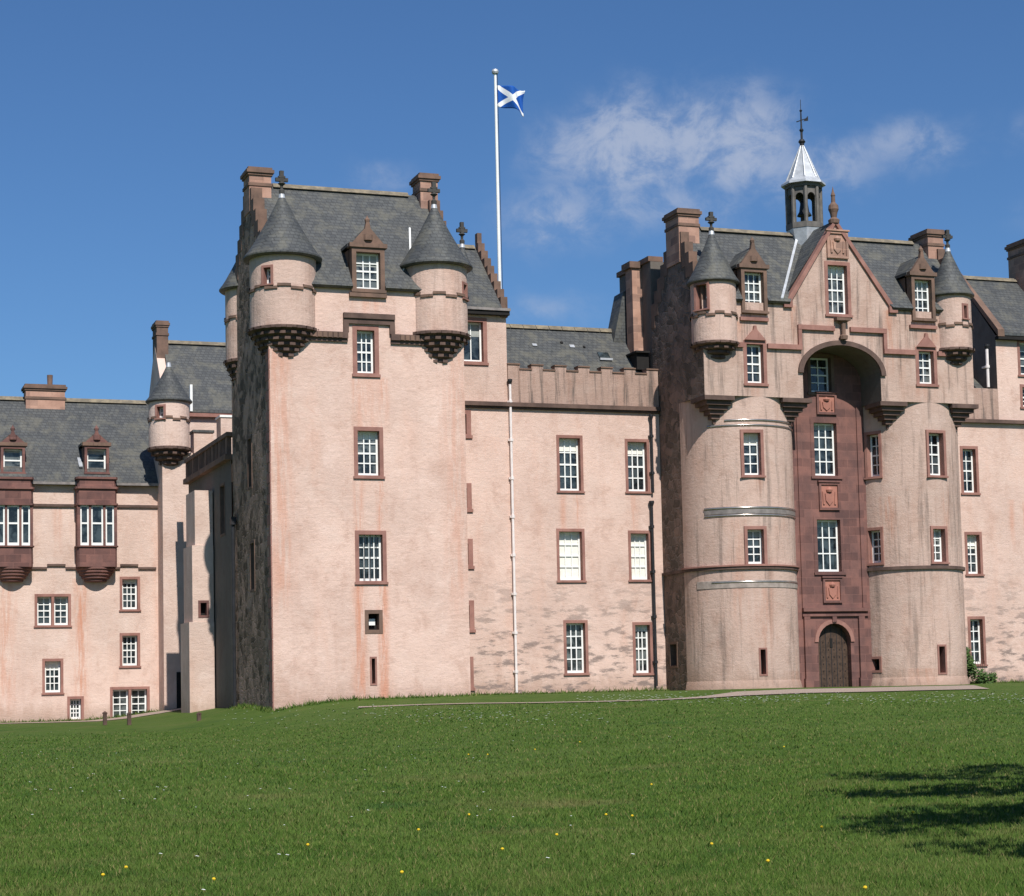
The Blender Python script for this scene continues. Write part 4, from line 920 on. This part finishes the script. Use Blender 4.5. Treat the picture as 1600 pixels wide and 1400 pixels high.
b = MB(); frust(b, RB+.18, zb1+.021, RB+.16, zb1+.12); frust(b, RB+.14, zb1+.121, RB-.05, zb1+.28); frust(b, RB-.10, zb1+.281, .06, zb2)
for i in range(8):
    p, q_ = octo(RB-.08, zb1+.29)[i], octo(.08, zb2)[i]; b.tube(p, q_, .035, .02, 6)
b.build('spire', 'lead_roof', belfry)
b = MB(); b.lathe([(0, zb2-.05), (.09, zb2-.05), (.1, zb2+.1), (.16, zb2+.18), (.1, zb2+.28), (.05, zb2+.3), (.05, zb2+.6), (.1, zb2+.7), (.04, zb2+.78), (.03, zb2+1.5), (.07, zb2+1.56), (.015, zb2+1.62), (.012, zb3), (0, zb3)], bc, 10)
b.tube((bc[0]-.22, bc[1], zb2+1.05), (bc[0]+.3, bc[1], zb2+1.25), .025, .02, 6); b.slab_v([(bc[0]+.1, zb2+1.1), (bc[0]+.34, zb2+1.14), (bc[0]+.34, zb2+1.36), (bc[0]+.2, zb2+1.2)], bc[1]-.01, bc[1]+.01)
b.build('weather_vane', 'iron', belfry)
b = MB(); frust(b, .52, 19.9, RB+.0, zb0-.03); b.build('lead_skirt', 'lead_roof', belfry)
MB().lathe([(0, zb0+1.35), (.1, zb0+1.35), (.16, zb0+1.2), (.22, zb0+.8), (.32, zb0+.62), (0, zb0+.62)], bc, 14).tube((bc[0], bc[1], zb0+1.3), (bc[0], bc[1], zb1), .03).build('bell', 'iron', belfry)

# ------------------------------------------------------------------ rear wing behind the gatehouse
rear = thing('rear_wing', 'dark rear wing with stepped chimney head rising behind the gatehouse', 'building', (10, 6, 1.4))
RLu = GL+.02
v0, zc_a = atu(1045, 388, RLu); vfar, zc_b = atu(986, 412, RLu)
b = MB(); zt0 = 20.0
v_near = GB+.01; vN = max(v_near+3.4, vfar)
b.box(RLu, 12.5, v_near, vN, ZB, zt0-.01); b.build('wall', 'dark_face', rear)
MB().box(RLu-.10, RLu+.6, v_near, vN+.1, zt0, zt0+.22).build('coping', 'brown', rear)
vF = atu(1003, 450, RLu)[0]; xs = at(988, 450, vF)[0]
ch = MB().box(xs, RLu-.001, vF, vF+.7, 12, zt0-.12).build('flue', 'chim', rear); MB().box(xs-.14, RLu-.101, vF-.10, vF+.82, zt0-.119, zt0+.16).build('cap', 'brown', ch)
uE = at(955, 515, vF+1)[0]; b = MB().slab_v([(uE, 16.5), (RLu-.01, 16.5), (RLu-.01, 19.3), (xs-.05, 19.0)], vF+.9, vF+1.9); b.build('roof', 'slate', rear)

# ------------------------------------------------------------------ right range with taller bay
rr_ = thing('right_range', 'pink range with a steep slate roof at the right of the gatehouse', 'building', (24, 2, 1.4))
RR0, RR1, RB0 = GR+.01, 40., 23.82
rw = [rect(1501, 697, 1529, 774, 0), rect(1508, 831, 1535, 901, 0), rect(1513, 963, 1540, 1042, 0), rect(1590, 530, 1626, 590, 0), rect(1594, 601, 1626, 640, 0)]
ZS2 = 13.3
b = MB().sheet(lambda a, z: (a, 0, z), [(RR0, ZB), (RR1, ZB), (RR1, 17.4), (RB0, 17.4), (RB0, ZS2), (RR0, ZS2)], rw)
b.sheet(lambda a, z: (a, 6, z), [(RR0, ZB), (RR1, ZB), (RR1, 17.4), (RR0, 17.4)]); b.sheet(lambda a, z: (RR1, a, z), [(0, ZB), (6, ZB), (6, 17.4), (3, 20.7), (0, 17.4)])
b.build('wall', 'harl_mid', rr_)
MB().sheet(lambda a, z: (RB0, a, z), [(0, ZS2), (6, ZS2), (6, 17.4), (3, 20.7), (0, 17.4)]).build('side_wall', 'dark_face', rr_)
for i, r in enumerate(rw): wflat(rr_, r, 0, cols=2, rows=4, margin=.13)
MB().box(RR0+.02, RR1, -.20, .02, ZS2, ZS2+.16).build('string_course', 'corbel', rr_)
MB().box(RR0+.02, RB0-.02, -.05, .34, ZS2+.161, 14.9).build('parapet', 'harl_parapet', rr_)
b = MB(); roof_slab(b, RB0+.3, RR1, -.25, 17.5, 3, 20.72); roof_slab(b, RB0+.3, RR1, 6.2, 17.5, 3, 20.721); roof_slab(b, RR0+.02, RB0-.02, .4, 14.6, 3, 16.6); ro = b.build('roof', 'slate', rr_)
MB().slab_u([(2.8, 20.64), (3, 20.84), (3.2, 20.64)], RB0+.3, RR1).build('ridge', 'ridge', ro)
b = MB(); b.slab_u([(-.3, 17.3), (3, 20.72), (3, 20.95), (-.3, 17.62)], RB0-.06, RB0+.29); b.slab_u([(6.3, 17.3), (3.001, 20.72), (3.001, 20.95), (6.3, 17.62)], RB0-.06, RB0+.29); b.build('gable_coping', 'brown', rr_)
MB().box(RB0-.02, RR1, -.28, .02, 17.18, 17.32).build('eaves_strip', 'void_and_shade', rr_)  # shade below the slate overhang, as a black strip
pipe(rr_, 1541, 545, 1545, 605, .25, .07, 'pipe_white', off=.3, brackets=1)
x0 = at(1612, 400, 1.6)[0]; chimney(rr_, x0, x0+1.6, 1.6, 3.5, 18.5, at(1600, 369, 1.7)[1])
MB().slab_v([(x0-.1, 19.3), (x0+2.5, 19.3), (x0+2.5, 18.), (x0+.9, 18.)], 1.3, 1.58).build('crowstep', 'brown', rr_)

# ------------------------------------------------------------------ west range along the tower flank
west = thing('west_range', 'dark west range with a balustraded parapet running back from the corner tower', 'building', (-9, 6.5, 1.0))
WU = TL-.05; WB = 11.2
zr0 = 11.15
ws = [(*sorted((atu(344, 800, WU)[0], atu(352, 800, WU)[0])), atu(348, 838, WU)[1], atu(348, 755, WU)[1])]
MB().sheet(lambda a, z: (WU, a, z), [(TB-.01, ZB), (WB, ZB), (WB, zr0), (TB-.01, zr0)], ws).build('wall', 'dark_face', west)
for h in ws: slit(west, (Vector((WU, (h[0]+h[1])/2, h[2])), RL, NL), h[1]-h[0], h[3]-h[2], mg=.1, mat='brown')
MB().box(WU-.25, WU+.3, TB+.01, WB, zr0+.001, zr0+.22).build('cornice', 'brown', west)
b = MB(); b.box(WU-.18, WU+.12, TB+.01, WB, zr0+.95, zr0+1.12)
v = TB+.2; k = 0
while v < WB-.3:
    wd = .42 if k % 4 == 0 else .13; b.box(WU-.12, WU+.06, v, v+wd, zr0+.221, zr0+.949); v += wd+(.16 if k % 4 else .18); k += 1
b.build('balustrade', 'brown', west)
b = MB(); roof_slab(b, WU+.4, WU+7, TB, 11.3, WB, 11.4); b.build('roof', 'lead', west)
p = atu(364, 820, WU-.1); q2 = atu(363, 960, WU-.1); b = MB().tube((WU-.1, p[0], .6), (WU-.1, p[0], p[1]), .07).box(WU-.2, WU, p[0]-.14, p[0]+.14, p[1], p[1]+.3); b.build('drainpipe', 'iron', west)
# lit stair projection at the far end: three stages stepping in
stair = thing('stair_projection', 'narrow sunlit stair projection with set-offs beside the dark west range', 'building', (-11.6, 6.5, .8))
SV = 5.35
ux = at(334, 900, SV)[0]
sw = rect(310, 938, 327, 965, SV)
for i, (xl, ya, yb, vv) in enumerate(((304, 766, 852, SV+.10), (300, 852, 972, SV+.05), (295.5, 972, 1130, SV))):
    u0_, za_ = at(xl, ya, vv); zb_ = at(xl, yb, vv)[1] if i < 2 else ZB
    b = MB()
    if i == 1 or i == 2: b.sheet(lambda a, z: (a, vv, z), [(u0_, zb_), (ux, zb_), (ux, za_), (u0_, za_)], [sw] if sw[2] > zb_ and sw[3] < za_ else [])
    else: b.sheet(lambda a, z: (a, vv, z), [(u0_, zb_), (ux, zb_), (ux, za_), (u0_, za_)])
    b.sheet(lambda a, z: (u0_, a, z), [(vv, zb_), (vv+2.0, zb_), (vv+2.0, za_), (vv, za_)]); b.sheet(lambda a, z: (ux, a, z), [(vv, zb_), (vv+2.0, zb_), (vv+2.0, za_), (vv, za_)])
    b.sheet(lambda a, z: (a, z, za_), [(u0_, vv), (ux, vv), (ux, vv+2.0), (u0_, vv+2.0)])
    b.build('wall', 'harl_wing', stair)
sflat(stair, sw, SV+.05, mg=.1, mat='red', name='small_window')
# ------------------------------------------------------------------ left wing
LV = 15.; wing = thing('left_wing', 'pale low wing with two red stone oriels under a long slate roof', 'building', (-17, 18, .66))
LR_ = at(252, 900, LV)[0]; LL = -27.
e_z = 11.62
lww = [rect(187, 901, 219, 956, LV), rect(187, 989, 219, 1044, LV), rect(66, 1029, 99, 1086, LV), rect(105, 1088, 131, 1128, LV), rect(54, 928, 111, 981, LV), rect(172, 1073, 234, 1128, LV)]
b = MB().sheet(lambda a, z: (a, LV, z), [(LL, ZB), (LR_, ZB), (LR_, e_z-.15), (LL, e_z-.15)], lww)
b.sheet(lambda a, z: (LL, a, z), [(LV, ZB), (LV+8, ZB), (LV+8, e_z), (LV+4, 16), (LV, e_z)]); b.sheet(lambda a, z: (LR_, a, z), [(LV, ZB), (LV+8, ZB), (LV+8, e_z), (LV+4, 15.9), (LV, e_z)])
b.sheet(lambda a, z: (a, LV+8, z), [(LL, ZB), (LR_, ZB), (LR_, e_z), (LL, e_z)])
b.build('wall', 'harl_wing', wing)
for i, r in enumerate(lww): wflat(wing, r, LV, cols=2 if i > 3 else 3, rows=4, margin=.12, lights=2 if i > 3 else 1, bars=.04)
b = MB(); roof_slab(b, LL, LR_+.3, LV-.25, e_z, LV+4, 16.0); roof_slab(b, LL, LR_+.3, LV+8.25, e_z, LV+4, 16.001); ro = b.build('roof', 'slate', wing)
MB().slab_u([(LV+3.8, 15.92), (LV+4, 16.12), (LV+4.2, 15.92)], LL, LR_).build('ridge', 'ridge', ro)
MB().box(LL, LR_, LV-.33, LV-.255, e_z-.16, e_z-.04).build('gutter', 'lead', wing)
MB().box(LL, LR_-.05, LV-.10, LV+.02, at(100, 790, LV)[1]-.06, at(100, 790, LV)[1]+.06).build('string_course', 'corbel', wing)
b = MB(); zz = at(100, 883, LV)[1]; x = LL; k = 0
while x < LR_-.6: b.box(x, x+.82, LV-.09, LV+.02, zz-.05-.14*(k % 2), zz+.05-.14*(k % 2)); x += .825; k += 1
b.build('string_course', 'corbel', wing)
for xc in (20, 151):
    uc = at(xc, 820, LV-.5)[0]; hw = (at(xc+31, 820, LV-.5)[0]-at(xc-31, 820, LV-.5)[0])/2
    zt_, zh, zs_, za_, zc_ = [at(xc, y, LV-.5)[1] for y in (746, 790, 853, 886, 909)]
    V0 = LV-.75
    def ped(w0, d): return [(uc-w0, LV+.05), (uc-w0, LV-d*.8), (uc-w0*.9, LV-d), (uc+w0*.9, LV-d), (uc+w0, LV-d*.8), (uc+w0, LV+.05)]
    b = MB(); b.slab_z(ped(hw, .75), zs_-.5+.0, zs_-.06); b.slab_z(ped(hw, .75), za_, zs_-.501); b.slab_z(ped(hw+.06, .82), zs_-.059, zs_)
    b.slab_z(ped(hw, .75), zh, zt_-.55); b.slab_z(ped(hw+.06, .82), zh-.001+.0, zh+.09); b.slab_z(ped(hw-.03, .72), zt_-.549, zt_-.10); b.slab_z(ped(hw+.07, .84), zt_-.549, zt_-.45); b.slab_z(ped(hw+.05, .80), zt_-.099, zt_)
    # mullions between the sill and the head
    for sx_ in (-1, 1):
        b.box(uc+sx_*hw*.925-.075*hw, uc+sx_*hw*.925+.075*hw, V0+.03, LV+.05, zs_+.001, zh-.002); b.box(uc+sx_*hw*.36-.06*hw, uc+sx_*hw*.36+.06*hw, V0+.03, V0+.2, zs_+.001, zh-.002)
    orl = b.build('oriel', 'red', wing)
    cz = MB(); pr_ = [(0, zc_), (.12, zc_)]
    for i in range(5): rr2 = hw*(.30+.72*((i+1)/5)**.6); z0_ = zc_+(za_-zc_)*i/5; pr_ += [(rr2*.94, z0_+.02), (rr2, z0_+.05), (rr2, zc_+(za_-zc_)*(i+1)/5-.004)]
    n0 = len(cz.v); cz.lathe(pr_, (uc, LV), 20, -math.pi/2, math.pi/2); cz.v = [(p[0], LV+(p[1]-LV)*.75/hw, p[2]) for p in cz.v]; cz.build('corbel', 'red', orl)
    sa = MB(); gl = MB(); g_ = .07
    for a0_, a1_, vv0, vv1 in ((uc-hw*.30, uc+hw*.30, V0+.10, V0+.10), (uc-hw*.85, uc-hw*.42, V0+.10, V0+.10), (uc+hw*.42, uc+hw*.85, V0+.10, V0+.10)):
        vv = lambda a: vv0+(vv1-vv0)*(a-a0_)/(a1_-a0_)
        def bar(x0, x1, z0, z1): sa.hexa([(x0, vv(x0), z0), (x1, vv(x1), z0), (x1, vv(x1)+.05, z0), (x0, vv(x0)+.05, z0), (x0, vv(x0), z1), (x1, vv(x1), z1), (x1, vv(x1)+.05, z1), (x0, vv(x0)+.05, z1)])
        bar(a0_, a1_, zs_+.003, zs_+.14); bar(a0_, a1_, zh-.08, zh-.003); bar(a0_, a0_+g_, zs_+.14, zh-.08); bar(a1_-g_, a1_, zs_+.14, zh-.08); zmid = (zs_+zh)/2+.1; bar(a0_+g_, a1_-g_, zmid-.04, zmid+.04)
        gl.add([(a0_, vv0+.055, zs_+.01), (a1_, vv1+.055, zs_+.01), (a1_, vv1+.055, zh-.01), (a0_, vv0+.055, zh-.01)], [(0, 1, 2, 3)])
    sa.build('sash', 'white', orl); gl.build('pane', 'glass', orl)
    r = rect(xc-19, 697, xc+19, 745, LV+.2); dormer(wing, (r[0], r[1], r[2]+.1, r[3]), LV+.22, at(xc, 672, LV)[1], 1.6, mat='red', cols=1, rows=2, margin=.12)
x0, x1 = at(40, 610, LV+3.6)[0], at(101, 610, LV+3.6)[0]; chimney(wing, x0, x1, LV+3.5, LV+4.5, 15.0, at(70, 601, LV+3.6)[1], cap=.3)
MB().lathe([(0, 16.6), (.12, 16.6), (.14, 17.2), (0, 17.2)], (at(78, 600, LV+4)[0], LV+4), 10).build('chimney_pot', 'brown', wing)
pipe(wing, 251, 775, 256, 1122, LV, .09, 'pipe_red', brackets=6)
# corner stair tower of the wing with its own bartizan
st_ = thing('stair_tower', 'slim pale stair tower with a small slate-coned turret at the wing corner', 'tower', (-11.4, 15, .66))
SV2 = 13.6; su0, su1 = at(255, 900, SV2)[0], at(303, 900, SV2)[0]
b = MB().box(su0, su1, SV2, SV2+6, ZB, 12.9); b.build('wall', 'harl_wing', st_)
cs = (at(264, 670, SV2+.3)[0], SV2+.25); Rs = .93
bs = cyl_rect(243, 632, 259, 656, cs, Rs)
turret(st_, cs, Rs, at(268, 728, SV2)[1], at(266, 699, SV2)[1], at(265, 626, SV2)[1], at(265, 566, SV2)[1], at(265, 660, SV2)[1], [hole_of(bs, Rs)], fin=0, cone_over=.14, steps=4, mat='harl_wing', rmin=.30); turret_window(st_, bs, cs, Rs, mat='trim')
sd_ = rect(276, 1050, 291, 1128, SV2); b = MB().box(sd_[0], sd_[1], SV2-.03, SV2-.001, sd_[2]-.3, sd_[3]).build('door', 'void_and_shade', st_)  # near-black sheet stands in for the corner tower's stepped shadow
# ------------------------------------------------------------------ rear block over the wing
BV = 17.5; blk = thing('rear_block', 'slate-roofed rear block with a brown chimney behind the slim stair tower', 'building', (-9, 21, .7))
bu0, bu1 = at(258, 600, BV)[0], at(372, 600, BV)[0]+1.5
zr_, ze_ = at(310, 537, BV+3)[1], at(310, 641, BV)[1]
MB().box(bu0, bu1, BV, BV+6, ZB, ze_-.16).slab_u([(BV, ze_-.159), (BV+6, ze_-.159), (BV+3, zr_-.15)], bu0+.01, bu0+.4).build('wall', 'harl_wing', blk)
b = MB(); roof_slab(b, bu0+.42, bu1, BV-.2, ze_, BV+3, zr_); roof_slab(b, bu0+.42, bu1, BV+6.2, ze_, BV+3, zr_+.001); ro = b.build('roof', 'slate', blk)
MB().slab_u([(BV+2.8, zr_-.08), (BV+3, zr_+.12), (BV+3.2, zr_-.08)], bu0+.4, bu1).build('ridge', 'ridge', ro)
chimney(blk, at(245, 540, BV+2.4)[0], at(263, 540, BV+2.4)[0], BV+2.4, BV+3.6, 13, at(254, 501, BV+2.4)[1], mat='brown', oh=.08)
x_ = at(297, 600, BV)[0]; MB().box(x_-.06, x_+.06, BV-.3, BV-.1, ze_-.1, ze_+1.2).build('vent_pipe', 'white', blk)
MB().box(bu0, bu1, BV-.24, BV-.01, ze_-.34, ze_-.17).build('eaves_strip', 'trim', blk)
r = rect(345, 652, 362, 684, 13.); pj = thing('parapet_block', 'small lit harled block above the balustrade of the west range', 'wall', (r[0]+.5, 13.4, r[2]-1.4))
MB().box(r[0], r[0]+2.0, 13, 14, r[2]-1.5, r[3]).build('wall', 'harl_wing', pj); MB().box(r[0]-.05, r[0]+2.05, 12.95, 14.05, r[3]+.001, r[3]+.1).build('coping', 'white', pj)
r = rect(303, 676, 333, 706, 14.5); pk = thing('parapet_block', 'low lit harled block beside the small turret above the balustrade', 'wall', (r[0]+.4, 15, r[2]-1.4))
MB().box(r[0], r[1], 14.5, 15.4, r[2]-1.5, r[3]).build('wall', 'harl_wing', pk); MB().box(r[0]-.05, r[1]+.05, 14.45, 15.45, r[3]+.001, r[3]+.12).build('coping', 'slate', pk)

# ------------------------------------------------------------------ path, posts, plants
b = MB()
pxs = [(560, 1106), (660, 1102), (740, 1100), (840, 1099), (940, 1097), (1040, 1094), (1100, 1090.5), (1160, 1086.5), (1250, 1082.5), (1350, 1080.5), (1450, 1078), (1540, 1076)]
pts = [ground_at(x, y) for x, y in pxs]
fv = []
for i, p in enumerate(pts):
    wd = .55 if i < 6 else 1.2
    for s_ in (-.5, .5 if i < 7 else 1.5):
        q_ = p+FWD0*wd*s_; fv.append((q_.x, q_.y, float(gz(q_.x, q_.y))+.03))
b.add(fv, [(2*i, 2*i+2, 2*i+3, 2*i+1) for i in range(len(pts)-1)])
pth_ = b.build('path', 'gravel', None); pth_['kind'] = 'structure'
b = MB(); fv = []
for u_ in np.linspace(-26, -11.4, 12):
    for v_ in (14.4 if u_ < -12.2 else 12.2, 10.8 if u_ < -12.2 else 10.6): fv.append((u_, v_, float(gz(u_, v_))+.02))
b.add(fv, [(2*i, 2*i+2, 2*i+3, 2*i+1) for i in range(11)]); fc = b.build('forecourt', 'gravel', None); fc['kind'] = 'structure'
for x, y0, y1, lab in ((164, 1113, 1133, 'short brown post by the small ground-floor window of the left wing'), (202, 1114, 1133, 'short dark post in front of the double window of the left wing'), (311, 1114, 1126, 'short brown post at the foot of the narrow stair projection')):
    p = ground_at(x, y1); sc_ = (p-CAM).dot(FW)/F; h = (y1-y0)*sc_
    o = MB().box(p.x-.07, p.x+.07, p.y-.07, p.y+.07, p.z-.2, p.z+h-.06).lathe([(.1, p.z+h-.059), (.1, p.z+h-.02), (0, p.z+h+.05)], (p.x, p.y), 4).build('post', 'wood', None)
    tag(recenter(o, (p.x, p.y, p.z)), lab, 'post', 'posts along the forecourt')

def leaves(mb, cpts, n, size, squash=1.):
    for _ in range(n):
        c, r = random.choice(cpts)
        d = Vector((random.gauss(0, 1), random.gauss(0, 1), random.gauss(0, 1))).normalized()*r*random.random()**.4
        p = Vector(c)+Vector((d.x, d.y, d.z*squash)); a = Vector((random.uniform(-1, 1), random.uniform(-1, 1), random.uniform(-.6, .6))).normalized(); e = a.orthogonal().normalized()
        s_ = size*random.uniform(.6, 1.4); mb.add([p-a*s_*.6, p+e*s_*.3, p+a*s_*.6, p-e*s_*.3], [(0, 1, 2, 3)])
su, sz = at(1532, 1064, -.6); su = at(1536, 1050, -.8)[0]
sh = thing('shrub', 'dark green leafy shrub against the wall right of the gatehouse drum', 'shrub', (su, -.8, 1.35))
b = MB(); cp = [((su+random.uniform(-.35, .3)-.1*k, -.8+random.uniform(-.2, .2), 1.4+.19*k), .40-.022*k) for k in range(9)]; leaves(b, cp, 1500, .13); leaves(b, [((su+.45, -.8, 1.75), .25)], 200, .12)
b.build('foliage', 'leaf', sh)
b = MB()
for k in range(5): b.tube((su+.05*k-.1, -.8, 1.2), (su+.16*k-.4, -.8+.05*k, 2.5), .025, .01, 6)
b.build('stem', 'bark', sh)

# tree standing off to the right whose shade reaches the lawn
tb = CAM+FWD0*17.3+RGT0*10.8; tz = float(gz(tb.x, tb.y))
tr = thing('tree', 'broad leafy tree shading the right edge of the lawn', 'tree', (tb.x, tb.y, tz))
b = MB(); b.tube((tb.x, tb.y, tz-.2), (tb.x+.1, tb.y, tz+2.6), .42, .30, 12); tips = []
for k in range(28):
    a = k*2.4; L = random.uniform(3.6, 7.0); z0 = tz+2.2+.15*k
    p0 = Vector((tb.x+.1, tb.y, min(z0, tz+2.6+.2*k))); p1 = p0+Vector((math.cos(a)*L*.6, math.sin(a)*L*.6, 1.0)); p2 = p1+Vector((math.cos(a+.3)*L*.5, math.sin(a+.3)*L*.5, .7))
    lat = lambda p: (p-CAM).dot(RGT0)-.30*(p-CAM).dot(FWD0)
    while lat(p2) < 1.1 or lat(p1) < 1.1: p1 = p0.lerp(p1, .9); p2 = p0.lerp(p2, .9)
    b.tube(p0, p1, .12, .07, 7); b.tube(p1, p2, .07, .03, 6); tips += [(p1, .55), (p2, .8), ((p1+p2)/2, .6), (p2+RGT0*random.uniform(0, .9)+FWD0*random.uniform(-1, 1)+UPZ*random.uniform(-.5, .5), .55)]
b.tube((tb.x+.1, tb.y, tz+2.6), (tb.x+.2, tb.y, tz+6.4), .3, .08, 8)
b.build('trunk', 'bark', tr)
b = MB(); tips += [((tb.x+random.uniform(-1.5, 1.5), tb.y+random.uniform(-1.5, 1.5), tz+random.uniform(4.5, 7.2)), 1.2) for _ in range(8)]
leaves(b, tips, 12000, .20, .8); b.build('crown', 'leaf', tr)

# ------------------------------------------------------------------ grass blades, daisies, dandelions
NB = 500000
py = 1400*1.0-rng.random(NB)**1.05*330.; px = rng.random(NB)*2100-250
dirs = np.array([list(ray(0, 0))]); 
dx_, dy_ = (px-800)/F, (700-py+SH)/F
D_ = np.array(FW)[None]+np.array(CR)[None]*dx_[:, None]+np.array(CU)[None]*dy_[:, None]
t = np.full(NB, 30.)
for _ in range(25):                                   # land each tuft on the lawn
    pz = CAM.z+D_[:, 2]*t; gzv = gz(CAM.x+D_[:, 0]*t, CAM.y+D_[:, 1]*t)
    t = np.clip(t+(pz-gzv)/np.maximum(.012, -D_[:, 2]+.0175), 8, 95)
U_ = CAM.x+D_[:, 0]*t; V_ = CAM.y+D_[:, 1]*t
dd_ = (U_-CAM.x)*FWD0.x+(V_-CAM.y)*FWD0.y
jit = rng.normal(0, .02, (NB, 2))*dd_[:, None]; U_ = U_+jit[:, 0]; V_ = V_+jit[:, 1]
ok = (dd_ < 67) & (dd_ > 9.5); U_, V_, dd_ = U_[ok], V_[ok], dd_[ok]
foot = []
for (ua, va), (ub, vb) in (((TL, TF-.1), (TR, TF-.1)), ((TR, -.1), (6.8, -.1)), ((19.6, -.1), (27, -.1)), ((TL-.1, TB), (TL-.1, TF)), ((-27, 14.9), (-12.2, 14.9))):
    q_ = rng.random(int(math.hypot(ub-ua, vb-va)*260)); foot.append(np.stack([ua+(ub-ua)*q_, va+(vb-va)*q_], -1)+rng.normal(0, .09, (len(q_), 2))-[0, .1])
foot = np.concatenate(foot); U_ = np.concatenate([U_, foot[:, 0]]); V_ = np.concatenate([V_, foot[:, 1]]); nf = len(foot)
dd_ = np.concatenate([dd_, np.full(nf, 70.)]); n = len(U_)
Zg = gz(U_, V_)
pn = np.sin(U_*.9+V_*.37)*np.sin(V_*1.3-U_*.21)*.5+.5
hgt = (.014+.034*rng.random(n)**1.6+.022*pn*rng.random(n))*np.interp(dd_, [10, 30, 70], [1, 1.15, 1.1]); hgt[-nf:] *= 1.2+4*rng.random(nf)**3; wdt = np.maximum(.004, dd_*.00035)*(.7+.7*rng.random(n))
ang = rng.random(n)*math.pi; ca, sa_ = np.cos(ang)*.6+.0, np.sin(ang)*.6
lean = rng.normal(0, .5, (n, 2))*hgt[:, None]
cx_ = RGT0.x*wdt*(.6+.4*np.cos(ang)); cy_ = RGT0.y*wdt*(.6+.4*np.cos(ang))+np.sin(ang)*wdt*.3
co = np.empty((n, 3, 3)); co[:, 0] = np.stack([U_-cx_, V_-cy_, Zg-.004], -1); co[:, 1] = np.stack([U_+cx_, V_+cy_, Zg-.004], -1); co[:, 2] = np.stack([U_+lean[:, 0], V_+lean[:, 1], Zg+hgt], -1)
me = bpy.data.meshes.new('grass'); me.vertices.add(n*3); me.vertices.foreach_set('co', co.ravel()); me.loops.add(n*3); me.loops.foreach_set('vertex_index', np.arange(n*3, dtype=np.int32))
me.polygons.add(n); me.polygons.foreach_set('loop_start', np.arange(0, n*3, 3, dtype=np.int32)); me.update(); me.validate(); me.materials.append(M['blades'])
go = bpy.data.objects.new('grass', me); COL.objects.link(go); tag(go, 'short mown green grass covering the lawn', 'grass', kind='stuff')

b = MB()
def daisy(x, y, s):
    p = ground_at(x, y); z = p.z+.045; b.lathe([(0, z+.004), (s, z), (0, z-.003)], (p.x, p.y), 6)
for _ in range(420): daisy(random.uniform(900, 1640), random.gauss(1092, 4.5), random.uniform(.025, .06))
for _ in range(170): daisy(random.uniform(330, 950), random.gauss(1116, 9), random.uniform(.025, .05))
for _ in range(60): daisy(random.uniform(0, 900), random.uniform(1140, 1300), random.uniform(.010, .020))
for x, y in ((46, 1226), (54, 1238), (78, 1238), (145, 1213), (365, 1158), (372, 1159), (245, 1234), (258, 1234), (452, 1237), (250, 1341), (307, 1345), (435, 1342), (448, 1343), (317, 1399), (1045, 1154), (988, 1342), (855, 1348)): daisy(x, y, .013); daisy(x+2.5, y+.6, .011)
o = b.build('daisies', 'daisy', None); tag(o, 'small white daisies scattered through the lawn', 'daisies', kind='stuff')
first = None
for x, y in ((654, 1302), (733, 1278), (334, 1381), (161, 1374), (628, 1370), (197, 1362), (988, 1280), (1427, 1274), (1018, 1230), (836, 1174), (906, 1162), (947, 1278), (1112, 1325), (1284, 1298), (762, 1182), (732, 1182), (870, 1310), (785, 1333), (1225, 1170), (1352, 1395), (481, 1326), (1200, 1352)):
    p = ground_at(x, y); z = .034
    if first is None:
        s_ = .017; first = MB().lathe([(0, z+.018), (s_*.6, z+.016), (s_, z+.004), (s_*.7, z-.006), (0, z-.01)], (0, 0), 10).build('dandelion', 'yellow', None); o = first
    else: o = first.copy(); COL.objects.link(o)
    o.location = p; tag(o, 'yellow dandelion dotted in the mown lawn', 'dandelion', 'dandelions in the lawn')
